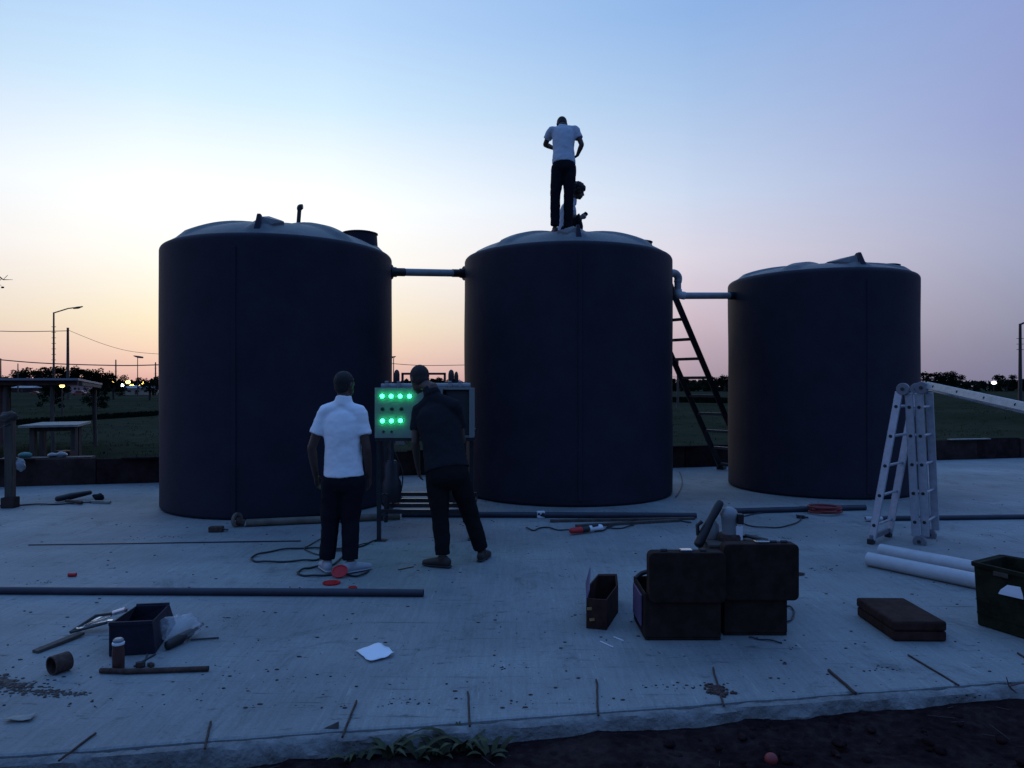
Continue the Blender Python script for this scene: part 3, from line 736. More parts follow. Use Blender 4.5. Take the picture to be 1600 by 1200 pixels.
person(dict(pelvis=Q(699, 735, d2), neck=Q(676, 610, d2 + .24), head=Q(655, 593, d2 + .38), ls=Q(653, 641, d2 + .25), rs=Q(711, 634, d2 + .17),
    le=Q(649, 692, d2 + .20), re=Q(722, 688, d2 + .30), lw=Q(653, 730, d2 + .34), rw=Q(694, 690, d2 + .62), lt=Q(656, 750, d2 + .40), rt=Q(680, 682, d2 + .70),
    lh=Q(682, 744, d2), rh=Q(716, 744, d2 + .02), lk=Q(688, 806, d2 - .04), rk=Q(735, 804, d2 + .12), la=foot(692, 6.56), ra=foot(753, 6.82),
    ltoe=Vector((-.83, .40, 0)), rtoe=Vector((.25, .95, 0))),
    'man in dark shirt bending towards the lit control cabinet, legs apart', 'skin2', 'darkshirt', 'trouser2', 'hairshort', 'shoeb', (-.25, 1, 0), (-.55, .8, -.42), wf=1.12, hs_=1.1, vox=.009, shirt_hem=1.0)
def dome_z(i, x, y):
    cx_, cy_, R, dz = TANKS[i]; return dz(math.hypot(x - cx_, y - cy_), math.atan2(y - cy_, x - cx_))
d3 = 11.2
def afoot(px, d): x = X(px, d); return Vector((x, d, dome_z(1, x, d) + .082))
person(dict(pelvis=Q(881, 257, d3), neck=Q(879, 198, d3 + .22), head=Q(878, 195, d3 + .38), ls=Q(861, 204, d3 + .16), rs=Q(899, 202, d3 + .16),
    le=Q(852, 226, d3 + .3), re=Q(909, 226, d3 + .10), lw=Q(866, 232, d3 + .52), rw=Q(902, 243, d3 + .16), lt=Q(874, 236, d3 + .60), rt=Q(893, 249, d3 + .24),
    lh=Q(872, 262, d3), rh=Q(890, 262, d3), lk=Q(868, 301, d3 - .03), rk=Q(889, 301, d3 - .03), la=afoot(867, d3), ra=afoot(887, d3 + .05),
    ltoe=Vector((-.25, .95, 0)), rtoe=Vector((.2, .95, 0))),
    'man in white shirt standing on the middle tank with head bent, hand on hip', 'skin1', 'greyshirt', 'trouser', 'hair', 'shoeb', (0, 1, 0), (0, .75, -.66), wf=.95, vox=.011)
d4 = 11.75
zs = dome_z(1, X(884, d4), d4)
person(dict(pelvis=Vector((X(882, d4), d4, zs + .12)), neck=Q(893, 313, d4), head=Q(903, 300, d4), ls=Q(889, 320, d4 + .17), rs=Q(889, 320, d4 - .17),
    le=Q(893, 337, d4 + .2), re=Q(893, 339, d4 - .2), lw=Q(906, 341, d4 + .12), rw=Q(905, 340, d4 - .14), lt=Q(913, 336, d4 + .10), rt=Q(914, 336, d4 - .10),
    lh=Vector((X(883, d4), d4 + .1, zs + .13)), rh=Vector((X(883, d4), d4 - .1, zs + .13)), lk=Vector((X(903, d4), d4 + .16, zs + .36)), rk=Vector((X(903, d4), d4 - .14, zs + .33)),
    la=afoot(903, d4 + .15), ra=afoot(903, d4 - .13), ltoe=Vector((1, 0, 0)), rtoe=Vector((1, 0, 0))),
    'curly haired person in light shirt sitting on the middle tank behind standing legs', 'skin1', 'greyshirt', 'trouser', 'hair', 'shoeb', (1, 0, 0), (.9, 0, -.3), vox=.011, curly=True)

# ================================================================ FOLDING LADDER
fl = thing('folding_ladder', G(1362, 850), 'silver folding ladder with hinges, one section held out to the right', 'ladder')
U = Vector((.60, .58, 0)) * .93         # rung direction and length
def section(b0, t0, uu, name='section', n_=5, t_in=.10):
    b0 = Vector(b0); t0 = Vector(t0); ax = (t0 - b0); e = uu.normalized()
    for k in (0, 1):
        p, q = b0 + uu * k, t0 + uu * k
        o = MB().beam(p, q, .028, .075, up=e.cross(ax).normalized()).build('rail', 'alu', fl, bevel=.006)
        for i in range(n_):
            t = t_in + (1 - 2 * t_in) * i / (n_ - 1); c = p.lerp(q, t)
            out_ = -e if k == 0 else e
            MB().tube([c + out_ * .012, c + out_ * .020], .017, 12).build('plug', 'black', o)
    for i in range(n_):
        t = t_in + (1 - 2 * t_in) * i / (n_ - 1); MB().tube([b0.lerp(t0, t), b0.lerp(t0, t) + uu], .014, 10).build('rung', 'alu', fl, smooth=50)
b0 = G(1362, 850) + Vector((0, 0, .04)); t0 = Q(1405, 612, 7.55)
dd = U
section(b0, t0, Vector((.36, .36, 0)))
# two folded sections standing side by side
f1b = Q(1431, 838, 7.52); f1t = Q(1420, 614, 7.52); uu = Vector((.30, .34, 0))
section(f1b, f1t, uu); section(f1b + Vector((.086, -.02, 0)), f1t + Vector((.090, -.02, 0)), uu)
# the section that sticks out
o0 = Q(1448, 602, 7.45); o1 = Q(1665, 650, 5.3)
section(o0, o1, Vector((.16, .42, .0)), t_in=.07)
def hinge(c, e, r=.062):
    MB().tube([c - e * .022, c + e * .022], r, 20).build('hinge', 'alu_dull', fl, smooth=40, bevel=.004)
    MB().tube([c - e * .032, c + e * .032], .018, 12).build('hinge_pin', 'steel', fl)
e = Vector((.7, .7, 0))
for base, uu_ in ((Q(1411, 608, 7.52), Vector((.33, .35, 0))), (Q(1440, 606, 7.47), Vector((.24, .38, 0))), (Q(1437, 846, 7.50), uu)):
    for k in (0, 1): hinge(base + uu_ * k, e)
for k in (0, 1):
    MB().box(b0 + Vector((.36, .36, 0)) * k + Vector((-.005, 0, -.012)), (.075, .06, .055), .7).build('rubber_foot', 'black', fl, bevel=.008)
bb = b0 + Vector((-.02, -.02, .03)); MB().beam(bb, bb + Vector((.42, .42, 0)), .03, .05).build('base_bar', 'alu_dull', fl, bevel=.004)

# ================================================================ PIPES ON THE SLAB
def pipe(label, a, b, r, m, name='plastic_pipe', hollow=True, bend=None, group=None, cat='pipe'):
    a = Vector(a); b = Vector(b); d_ = (b - a).normalized()
    mb = MB(); e_ = .1 if hollow else 0; mb.tube([a + d_ * e_, b - d_ * e_], r, 20, cap=not hollow)
    if hollow:
        for p, s_ in ((a, 1), (b, -1)): mb.ring(p, p + d_ * s_ * .1, r, r * .86, 20)
    o = mb.build(name, m, smooth=50); return tag(o, label, cat, group)
pipe('long dark pipe lying across the slab behind the tool crate at left', (-4.6, 5.74, .029), (X(662, 5.66), 5.66, .029), .029, 'darkpipe')
a = G(1357, 884); b = G(1512, 917); a.z = b.z = .062; pipe('front one of two thick white pipes beside the dark crate', a, a.lerp(b, 1.35), .062, 'pvcw')
a = G(1376, 870); b = G(1512, 897); a.z = b.z = .062; pipe('rear one of two thick white pipes in front of the folding ladder', a, a.lerp(b, 1.35), .062, 'pvcw')
a = G(385, 823, 0); b = G(625, 812, 0); a.z = b.z = .045
pipe('dust-covered brown pipe lying along the foot of the left tank', a, b, .042, 'brownpipe')
fr = thing('ring_flange', (a.x, a.y, 0), 'brown ring flange at the left end of the dust-covered pipe', 'flange')
MB().ring(a + Vector((-.12, .0, .035)), a + Vector((-.09, -.01, .035)), .085, .055).build('ring', 'brownpipe', fr, smooth=40)
MB().tube([a + Vector((-.11, -.02, .03)), a + Vector((-.02, 0, 0))], .04, 14).build('neck', 'rust', fr, smooth=40)
a = G(628, 808); b = G(1088, 810); a.z = b.z = .035; pipe('dark pipe running along the foot of the middle tank', a, b, .035, 'darkpipe')
a = G(1140, 803); b = G(1352, 797); a.z = b.z = .035; pipe('dark pipe on the slab in front of the right tank', a, b, .036, 'darkpipe')
a = G(1376, 814); b = G(1680, 810); a.z = b.z = .03; pipe('dark pipe on the slab passing behind the folding ladder', a, b, .03, 'darkpipe')
a = G(1352, 815); b = G(1378, 815); a.z = b.z = .032; pipe('short white pipe end beside the foot of the folding ladder', a, b, .03, 'pvcw')
for i, (p0, p1, lab) in enumerate(((G(860, 816), G(1085, 812), 'weathered timber batten lying in front of the middle tank, nearest the dark pipe'), (G(900, 824), G(1060, 815), 'weathered timber batten lying under the loose cables by the middle tank'))):
    tag(MB().beam(p0 + Vector((0, 0, .016)), p1 + Vector((0, 0, .016)), .06, .03).build('timber_batten', 'wood', bevel=.003), lab, 'timber')
# dark strip drawn for the shadow in the slab's joint groove
tag(MB().beam(G(45, 852) + Vector((0, 0, .004)), G(470, 846) + Vector((0, 0, .004)), .022, .012).build('joint_shadow_strip', 'darkpipe'), 'thin dark strip for the shadowed slab joint in front of the left tank', 'strip')

# ================================================================ CABLES
def cable(label, pts, r=.008, m='cable', name='cable', cat='cable', z=None, n=8):
    P = [G(x, y) + Vector((0, 0, r + (0.0 if z is None else z))) for x, y in pts]
    C_ = curve(P, n)
    for i, p in enumerate(C_): p.z += .004 + .004 * math.sin(i * .7)
    return tag(MB().tube(C_, r, 7).build(name, m, smooth=60), label, cat)
cable('black cable looped in a wide coil on the slab left of the man in white', [(587, 846), (560, 856), (520, 859), (475, 858), (430, 862), (398, 870), (394, 877), (415, 880), (470, 878), (500, 875), (520, 862), (540, 866), (520, 884), (490, 888), (470, 893), (466, 899), (490, 902), (530, 899), (560, 902), (576, 894)], .009)
cable('thin black cable curling past the feet of the man in white', [(505, 842), (480, 855), (477, 860), (500, 868), (540, 858), (575, 850)], .006)
cable('loose black cable in front of the middle tank running to the red grinder', [(822, 826), (835, 830), (850, 825), (870, 829), (895, 830)], .008)
cable('tangled black cable between the grinder and the battens', [(930, 832), (945, 829), (955, 822), (990, 820), (975, 826), (950, 826), (985, 815), (1040, 812), (1080, 818)], .008)
cable('black extension cord curving right of the toolboxes with a plug', [(1140, 803), (1165, 799), (1195, 801), (1170, 806), (1150, 812), (1165, 821), (1200, 826), (1235, 822), (1252, 812), (1244, 806)], .008)
cable('thin wire bending up the right foot of the middle tank', [(1056, 778), (1063, 765), (1066, 752), (1062, 738)], .008)
cable('black cable loop beside the right toolbox', [(1228, 975), (1238, 968), (1240, 955), (1230, 948)], .006)
cable('long thin dark cord lying on the slab at far left', [(-10, 793), (40, 790), (90, 789), (150, 786)], .01)
cable('thin dark cord lying on the slab in front of the toolboxes', [(1170, 998), (1190, 1001), (1222, 1006)], .005)
pl = G(1251, 810); tag(MB().box(pl + Vector((0, 0, .02)), (.09, .05, .035), -.6).tube([pl + Vector((.03, -.03, .02)), pl + Vector((.07, -.06, .02))], .012).build('cable_plug', 'black', bevel=.006), 'black plug at the end of the extension cord', 'plug')

# ================================================================ TOOLBOXES
def slab_box(mb, x0, x1, y0, y1, z0, z1, t=.012, open_top=True):
    mb.box(((x0 + x1) / 2, (y0 + y1) / 2, z0 + t / 2), (x1 - x0, y1 - y0, t))
    h = z1 - z0 - t - .001; zc = z0 + t + .001 + h / 2
    mb.box(((x0 + x1) / 2, y0 + t / 2, zc), (x1 - x0, t, h)); mb.box(((x0 + x1) / 2, y1 - t / 2, zc), (x1 - x0, t, h))
    mb.box((x0 + t / 2, (y0 + y1) / 2, zc), (t, y1 - y0 - 2 * t - .002, h)); mb.box((x1 - t / 2, (y0 + y1) / 2, zc), (t, y1 - y0 - 2 * t - .002, h))
def rounded_slab(x0, x1, z0, z1, y, th, r=.035):     # an upright lid with rounded corners
    pts = []
    for cx0, cz0, a0 in ((x1 - r, z1 - r, 0), (x0 + r, z1 - r, 90), (x0 + r, z0 + r, 180), (x1 - r, z0 + r, 270)):
        for k in range(5): a = math.radians(a0 + k * 22.5); pts.append((cx0 + r * math.cos(a), cz0 + r * math.sin(a)))
    n_ = len(pts); vs = [(p[0], y, p[1]) for p in pts] + [(p[0], y + th, p[1]) for p in pts]
    return MB().add(vs, [tuple(range(n_)), tuple(range(2 * n_ - 1, n_ - 1, -1))] + [(i, (i + 1) % n_, (i + 1) % n_ + n_, i + n_) for i in range(n_)])
A_ = thing('tool_case', (1.08, 4.9, 0), 'big black tool case with raised lid, left of the pair', 'tool case', 'open tool cases', rz=0)
m_ = MB(); slab_box(m_, .845, 1.33, 4.68, 5.12, 0.004, .30); m_.build('case_base', 'case', A_, bevel=.006)
rounded_slab(.868, 1.355, .245, .565, 4.655, .10).build('lid', 'case', A_, bevel=.008)
MB().box((1.11, 4.700, .572), (.075, .05, .014)).build('latch', 'chrome', A_, bevel=.003)
for x in (.97, 1.22): MB().tube([(x - .02, 4.70, .570), (x + .02, 4.70, .570)], .011).build('catch', 'black', A_)
MB().box((.835, 4.90, .17), (.012, .30, .20)).build('side_panel', 'caseviolet', A_, bevel=.003)
MB().tube(curve([(.85, 5.05, .30), (.90, 5.06, .335), (1.0, 5.06, .345), (1.1, 5.06, .30)], 5), .016).build('handle', 'black', A_, smooth=50)
B_ = thing('tool_case', (1.6, 4.95, 0), 'big black tool case with raised lid overhanging its right side', 'tool case', 'open tool cases')
m_ = MB(); slab_box(m_, 1.375, 1.785, 4.77, 5.2, .004, .28); m_.build('case_base', 'case', B_, bevel=.006)
rounded_slab(1.365, 1.852, .235, .600, 4.742, .10).build('lid', 'case', B_, bevel=.008)
MB().box((1.625, 4.79, .607), (.09, .05, .014)).build('latch', 'chrome', B_, bevel=.003)
for x in (1.70, 1.77): MB().tube([(x - .02, 4.79, .605), (x + .02, 4.79, .605)], .011).build('catch', 'black', B_)
# box behind, carrying tools
C_ = thing('storage_box', (1.62, 5.45, 0), 'grey storage box standing behind the raised lids of the tool cases', 'box')
m_ = MB(); slab_box(m_, 1.42, 1.86, 5.28, 5.62, .004, .46); m_.box((1.64, 5.45, .472), (.46, .36, .022)); m_.build('box_body', 'wood', C_, bevel=.006)
zt_ = .484
jr = thing('machine_tool', (1.60, 5.42, zt_), 'pale upright power tool standing on the storage box', 'power tool')
MB().lathe((1.60, 5.42, zt_), [(.085, 0), (.088, .03), (.08, .05)], 20).build('base', 'rust', jr, smooth=40)
MB().lathe((1.60, 5.42, zt_ + .05), [(.052, 0), (.054, .05), (.058, .11), (.066, .14), (.05, .175), (.02, .195)], 20).build('body', 'pvc', jr, smooth=40)
MB().box((1.665, 5.38, zt_ + .165), (.045, .06, .075)).build('switch_box', 'black', jr, bevel=.006)
MB().box((1.66, 5.39, zt_ + .06), (.05, .05, .11)).build('grip', 'white', jr, bevel=.01)
sw_ = thing('reciprocating_saw', (1.46, 5.40, .484), 'black long tool leaning diagonally on the storage box behind the tool cases', 'power tool')
MB().loft([((1.36, 5.36, .47), .035, .045), ((1.41, 5.38, .56), .035, .03), ((1.46, 5.40, .64), .028, .025), ((1.515, 5.42, .725), .032, .03), ((1.535, 5.43, .755), .028, .028)], (1, 0, 0), 12).build('body', 'black', sw_, smooth=60)
MB().tube([(1.36, 5.38, .53), (1.355, 5.38, .60), (1.39, 5.38, .63)], .014).build('handle', 'black', sw_, smooth=50)
wb = thing('plastic_jug', (1.50, 5.50, .484), 'small pale jug between the black saw and the upright tool', 'jug')
MB().lathe((1.50, 5.50, .484), [(.045, 0), (.048, .01), (.048, .10), (.02, .135), (.018, .15)], 16).build('jug_body', 'pvc', wb, smooth=40)
MB().lathe((1.50, 5.50, .635), [(.021, 0), (.021, .018), (.01, .02)], 12).build('cap', 'white', wb)
plr = thing('pliers', (1.78, 5.40, zt_), 'black pliers on the storage box at the right', 'pliers')
MB().loft([((1.72, 5.42, zt_ + .035), .018, .012), ((1.78, 5.40, zt_ + .022), .022, .014), ((1.85, 5.34, zt_ + .018), .018, .012)], (0, 1, 0), 10).build('handle', 'black', plr)
MB().box((1.715, 5.44, zt_ + .025), (.05, .03, .02), .4).build('jaw', 'steel', plr)

S_ = thing('toolbox', (.60, 5.0, 0), 'small dark toolbox with its lid propped open, left of the tool cases', 'toolbox')
c, s = math.cos(.12), math.sin(.12)
m_ = MB(); 
# hexagonal footprint box
foot_ = [G(916, 982), G(948, 985), G(966, 957), G(964, 938), G(935, 938), G(917, 962)]
vs = [(p.x, p.y, 0.003) for p in foot_] + [(p.x, p.y, .20) for p in foot_] + [((p.x - .59) * .9 + .59, (p.y - 5.05) * .9 + 5.05, .20) for p in foot_] + [((p.x - .59) * .9 + .59, (p.y - 5.05) * .9 + 5.05, .03) for p in foot_]
fs = [tuple(range(5, -1, -1)), tuple(range(18, 24))]
for j in range(3):
    for i in range(6): fs.append((j * 6 + i, j * 6 + (i + 1) % 6, (j + 1) * 6 + (i + 1) % 6, (j + 1) * 6 + i))
m_.add(vs, fs).build('box_body', 'casebrown', S_)
h0, h1 = Vector((foot_[0].x, foot_[0].y, .205)), Vector((foot_[5].x, foot_[5].y + .1, .205)); up_ = Vector((.035, .04, .10))
n0 = Vector((.008, -.003, 0))
l_ = [h0, h1, h1 + up_, h0 + up_ * .45]
MB().add([p for p in l_] + [p + n0 for p in l_], [(3, 2, 1, 0), (4, 5, 6, 7), (0, 1, 5, 4), (1, 2, 6, 5), (2, 3, 7, 6), (3, 0, 4, 7)]).build('lid', 'caseviolet', S_)
for px, py in ((921, 951), (925, 968)):
    p = Q(px, py, 4.86); MB().box(p, (.030, .012, .016), .3).build('latch', 'brass', S_)

N_ = thing('instrument_case', (2.59, 4.9, 0), 'flat brown closed case lying alone on the slab near the dark crate', 'case')
MB().box((2.59, 4.92, .035), (.33, .53, .064), -.02).build('case_base', 'casebrown', N_, bevel=.012)
MB().box((2.585, 4.915, .1005), (.335, .535, .062), -.02).build('lid', 'casebrown', N_, bevel=.014)
MB().tube(curve([(2.755, 4.80, .07), (2.785, 4.80, .07), (2.785, 4.92, .07), (2.755, 4.92, .07)], 4), .009).build('handle', 'black', N_, smooth=50)
for y in (4.74, 5.04): MB().box((2.757, y, .07), (.016, .035, .04)).build('catch', 'steel', N_)

K_ = thing('plastic_crate', (3.36, 4.85, 0), 'tall dark green crate at the right edge with a white paper on its side', 'crate')
ca = [Vector((3.135, 5.0, 0)), Vector((3.46, 5.20, 0)), Vector((3.80, 4.70, 0)), Vector((3.36, 4.44, 0))]
def crate(par, ca, h, m, taper=.93, t=.02, name='crate_wall'):
    cc = sum(ca, Vector()) / 4
    def ring_(z, k, inn): 
        return [(cc + (p - cc) * k * inn + Vector((0, 0, z))) for p in ca]
    L_ = (ca[1] - ca[0]).length; q = 1 - 2 * t / L_
    vs = ring_(.003, taper, 1) + ring_(h, 1, 1) + ring_(h, 1, q) + ring_(.02, taper, q)
    fs = [(3, 2, 1, 0), (12, 13, 14, 15)]
    for j in range(3):
        for i in range(4): fs.append((j * 4 + i, j * 4 + (i + 1) % 4, (j + 1) * 4 + (i + 1) % 4, (j + 1) * 4 + i))
    MB().add(vs, fs).build(name, m, par, bevel=.006)
    rm = MB()
    for i in range(4):
        p, q_ = cc + (ca[i] - cc) * 1.015, cc + (ca[(i + 1) % 4] - cc) * 1.015
        rm.beam(p + Vector((0, 0, h - .012)), q_ + Vector((0, 0, h - .012)), .022, .03)
    rm.build('rim', m, par, bevel=.004)
crate(K_, ca, .425, 'crategreen')
fa, fb = ca[0], ca[3]
for i in range(4):
    z = .09 + i * .085; MB().beam(fa.lerp(fb, .03) + Vector((.012, .004, z)), fa.lerp(fb, .97) + Vector((.012, .004, z)), .012, .014).build('rib', 'crategreen', K_)
MB().box(fa.lerp(fb, .32) + Vector((-.012, -.008, .385)), (.10, .008, .03), math.atan2(fb.y - fa.y, fb.x - fa.x)).build('hand_grip', 'wood', K_, bevel=.004)
pp_ = fa.lerp(fb, .46) + Vector((-.020, -.010, .28))
tag(MB().add([pp_ + Vector((-.06, .05, -.01)), pp_ + Vector((.10, -.08, -.03)), pp_ + Vector((.09, -.06, .05)), pp_ + Vector((-.02, .02, .055)), pp_ + Vector((-.05, .04, .02))], [(0, 1, 2, 3, 4)]).build('paper_sheet', 'paper'), 'white paper caught on the side of the dark green crate', 'paper').modifiers.new('t', 'SOLIDIFY').thickness = .002

# ================================================================ LEFT FOREGROUND CLUTTER
L_ = thing('tool_crate', G(215, 1010), 'slate coloured plastic crate tilted open among tools at left', 'crate')
A0 = G(170, 1027); A1 = G(243, 1022); A2 = G(275, 975); A3 = G(190, 980)
cc = (A0 + A1 + A2 + A3) / 4; h = .20
base = [A0, A1, A2, A3]; topf = [Q(170, 975, A0.y - .02), Q(238, 972, A1.y - .02), Q(265, 944, A2.y), Q(213, 946, A3.y)]
ins = [p * .96 + cc * .04 + Vector((0, 0, -.002)) for p in topf]; 
tc_ = sum(topf, Vector()) / 4
ins = [tc_ + (p - tc_) * .93 for p in topf]; inb = [cc + (p - cc) * .9 + Vector((0, 0, .02)) for p in base]
base = [p + Vector((0, 0, .003)) for p in base]
fs = [(3, 2, 1, 0), (12, 13, 14, 15)]
for j in range(3):
    for i in range(4): fs.append((j * 4 + i, j * 4 + (i + 1) % 4, (j + 1) * 4 + (i + 1) % 4, (j + 1) * 4 + i))
MB().add(base + topf + ins + inb, fs).build('crate_wall', 'cratenavy', L_, bevel=.004)
MB().beam(topf[0], topf[1], .018, .02).beam(topf[2], topf[3], .018, .02).build('rim', 'cratenavy', L_)
# metal frame tool leaning on crate
Z = Vector((0, 0, 1))
mf = thing('hacksaw', G(130, 1000), 'steel hacksaw frame leaning against the slate crate', 'hacksaw')
q0, q1, q2, q3 = G(110, 993) + Z * .02, Q(150, 962, 4.95), Q(178, 958, 4.9), G(168, 987) + Z * .06
MB().tube([q0, q1, q2], .011, 8).build('frame', 'steel', mf, smooth=60)
MB().tube([q0, q3], .009, 8).build('blade_bar', 'steel', mf)
MB().beam(q0.lerp(q1, .5) + Vector((.02, -.02, 0)), q2 + Vector((0, -.03, -.01)), .03, .006).build('blade', 'chrome', mf)
MB().tube([q2, q2 + Vector((.09, -.02, .03))], .017, 10).build('handle', 'chrome', mf, smooth=60)
for i, (px, py, qx, qy) in enumerate(((125, 990, 165, 968), (140, 985, 172, 978))):
    w = thing('wrench', G(px, py), ('bright steel wrench lying in the middle of the hacksaw frame', 'bright steel wrench at the lower edge of the hacksaw frame')[i], 'wrench')
    a, b = G(px, py) + Z * .035, G(qx, qy + 6) + Z * .06; dv = (b - a).normalized()
    MB().beam(a, b, .018, .008).build('shaft', 'chrome', w, bevel=.002)
    MB().ring(a - Z * .004, a + Z * .006, .022, .012, 12).build('ring_end', 'chrome', w)
    MB().box(b, (.04, .03, .01), math.atan2(dv.y, dv.x)).build('jaw', 'chrome', w, bevel=.003)
tag(MB().beam(G(55, 1021) + Z * .01, G(128, 994) + Z * .02, .05, .018).build('wood_strip', 'wood', bevel=.002), 'weathered flat wood strip pointing down left from the hacksaw', 'wood strip')
# can on its side
cn = thing('pipe_offcut', G(83, 1052), 'short rusty pipe offcut lying with its open mouth toward the viewer', 'pipe offcut')
ca_ = G(80, 1055) + Z * .052; cb_ = ca_ + Vector((.045, .085, 0))
MB().ring(ca_, cb_, .052, .045, 22).build('sleeve', 'rust', cn, smooth=40); MB().tube([cb_ - Vector((.003, .006, 0)), cb_], .045, 22).build('bottom', 'rust', cn)
# bottle
bo = thing('glass_bottle', G(185, 1049), 'small brown bottle with white band standing in front of the slate crate', 'bottle'); p = G(185, 1048)
MB().lathe(p, [(.030, 0), (.033, .006), (.033, .115), (.030, .125), (.030, .15)], 20).build('bottle_body', 'bottle', bo, smooth=40)
MB().lathe(p + Z * .150, [(.032, 0), (.033, .004), (.033, .012), (.030, .014)], 20).build('band', 'white', bo, smooth=40)
MB().lathe(p + Z * .165, [(.028, 0), (.028, .012), (.02, .02)], 16).build('cap', 'pvc', bo, smooth=40)
tag(MB().tube([G(157, 1052) + Z * .016, G(200, 1053.5) + Z * .016, G(326, 1049) + Z * .016], .015, 12).build('steel_rod', 'rust', smooth=50), 'dark round rod lying below the bottle and slate crate', 'rod')
# clear plastic bag
def blob(c, r, name, m, label, cat, amp=.35, fr=9, seg=30, sq=1.0):
    mb = MB(); mb.ball(c, r, seg, seg // 2 + 4)
    cv = Vector(c); out = []
    for v in mb.v:
        v = Vector(v); d_ = (v - cv); nn = noise.noise(v * fr) + .5 * noise.noise(v * fr * 2.4)
        p = cv + d_ * (1 + amp * nn); p.z = max(p.z, .004 if cv.z > 0 else -1); out.append(tuple(p))
    mb.v = out
    return tag(mb.build(name, m, smooth=25), label, cat)
pb_ = G(276, 1005); blob((pb_.x, pb_.y + .05, .075), (.12, .12, .09), 'plastic_bag', 'clear', 'crumpled clear plastic bag slumped against the slate crate', 'plastic bag', amp=.45, fr=11)
# dark tools right of the bag
gt = thing('hand_drill', G(285, 1010), 'black hand tool lying right of the clear bag', 'hand tool'); a, b = G(262, 1016) + Z * .03, G(298, 998) + Z * .04
MB().loft([(a, .03, .022), (a.lerp(b, .5), .034, .03), (b, .026, .024)], (0, 0, 1), 12).build('body', 'black', gt, smooth=50)
MB().tube([b, G(316, 987) + Z * .05], .012, 8).build('bit', 'steel', gt)
MB().tube([G(298, 1002) + Z * .01, G(342, 999) + Z * .01], .006, 6).build('rod', 'steel', gt)
cp = thing('pipe_clamp', G(225, 1040), 'small dark clamp with screw lying between bottle and rod', 'clamp'); p = G(225, 1043)
MB().box(p + Z * .018 + Vector((-.02, 0, 0)), (.05, .03, .03), .5).box(p + Z * .012 + Vector((.035, .01, 0)), (.04, .025, .02), -.6).build('body', 'rust', cp, bevel=.003)
MB().tube([p + Vector((-.05, -.02, .012)), p + Vector((.045, .05, .06))], .007, 8).tube([p + Vector((.0, -.01, .01)), p + Vector((-.01, .06, .055))], .006, 8).build('screw', 'steel', cp)
# a spill of earth at the left edge, scraps, paper
mb = MB()
for _ in range(420):
    t = random.random(); a = G(-30, 1058).lerp(G(45, 1080), min(1, t * 1.6)) if t < .6 else G(45, 1080).lerp(G(135, 1086), (t - .6) / .4)
    x = a.x + random.gauss(0, .028 * (1.6 - t)); y = a.y + random.gauss(0, .028 * (1.6 - t)); r = random.uniform(.002, .010) * (1.3 - t * .6)
    mb.ball((x, y, r * .25), (r * random.uniform(1, 2.2), r * random.uniform(.6, 1.4), r * .5), 6, 4)
kind(mb.build('spilled_earth', 'wood', smooth=180), 'stuff')
def sheet(name, corners, label, m='paper', cat='paper', curl=.02, n_=7):
    c = [Vector(p) for p in corners]; mb = MB()
    for j in range(n_ + 1):
        for i in range(n_ + 1):
            u, v = i / n_, j / n_; p = c[0].lerp(c[1], u).lerp(c[3].lerp(c[2], u), v)
            p.z = .006 + curl * (abs(noise.noise(Vector((u * 2.3 + p.x, v * 2.3, p.y)))) + .5 * (max(0, u - .7) * 2 + max(0, .2 - v) * 2)); mb.v.append(tuple(p))
    for j in range(n_):
        for i in range(n_): a = j * (n_ + 1) + i; mb.f.append((a, a + 1, a + n_ + 2, a + n_ + 1))
    o = mb.build(name, m, smooth=180); o.modifiers.new('t', 'SOLIDIFY').thickness = .0012
    return tag(o, label, cat)
sheet('paper_sheet', [G(578, 1037), G(617, 1027), G(596, 1009), G(556, 1019)], 'white crumpled sheet of paper lying on the open slab', curl=.03)
sheet('paper_scrap', [G(4, 1131), G(48, 1129), G(58, 1118), G(20, 1121)], 'torn pale paper scrap lying near the left end of the slab edge', m='woodpale')
# red discs and cap
def disc(p, r, h, name, label, cat='disc', tilt=0, m='red'):
    mb = MB().lathe((0, 0, 0), [(r * .96, 0), (r, h * .3), (r, h), (r * .85, h), (r * .82, h * .6), (.003, h * .6)], 22)
    R = Matrix.Rotation(tilt, 3, 'X'); mb.v = [tuple(Vector(p) + R @ Vector(v)) for v in mb.v]
    return tag(mb.build(name, m, smooth=40), label, cat)
disc(G(531, 902) + Z * .045, .068, .014, 'red_disc', 'bright red plastic disc propped against the shoes of the man in white', tilt=.62)
disc(G(518, 912), .072, .013, 'red_disc', 'flat red plastic disc lying left of the propped one at the man\'s feet')
disc(G(551, 920), .035, .015, 'red_disc', 'smallest red disc, on the slab just behind the long dark pipe')
tag(MB().tube([G(107, 901) + Z * .016, G(119, 901) + Z * .016], .016, 14).build('red_plug', 'red', smooth=40), 'small red plug on the slab at left, behind the long pipe', 'plug')
blob(tuple(G(1205, 1186, -.075)), (.030, .028, .028), 'red_ball', 'reddull', 'small red ball lying in the dark soil at the bottom', 'ball', amp=.1)
# red hose coil
mb = MB(); c = G(1290, 803)
pts = [c + Vector((math.cos(a) * (.16 + .05 * math.sin(a * .37)), math.sin(a) * (.16 + .03 * math.cos(a * .6)), .02 + .006 * i / 4)) for i, a in enumerate([k * .45 for k in range(56)])]
tag(MB().tube(pts, .014, 8).build('hose_coil', 'reddull', smooth=60), 'small coil of red hose in front of the right tank', 'hose')
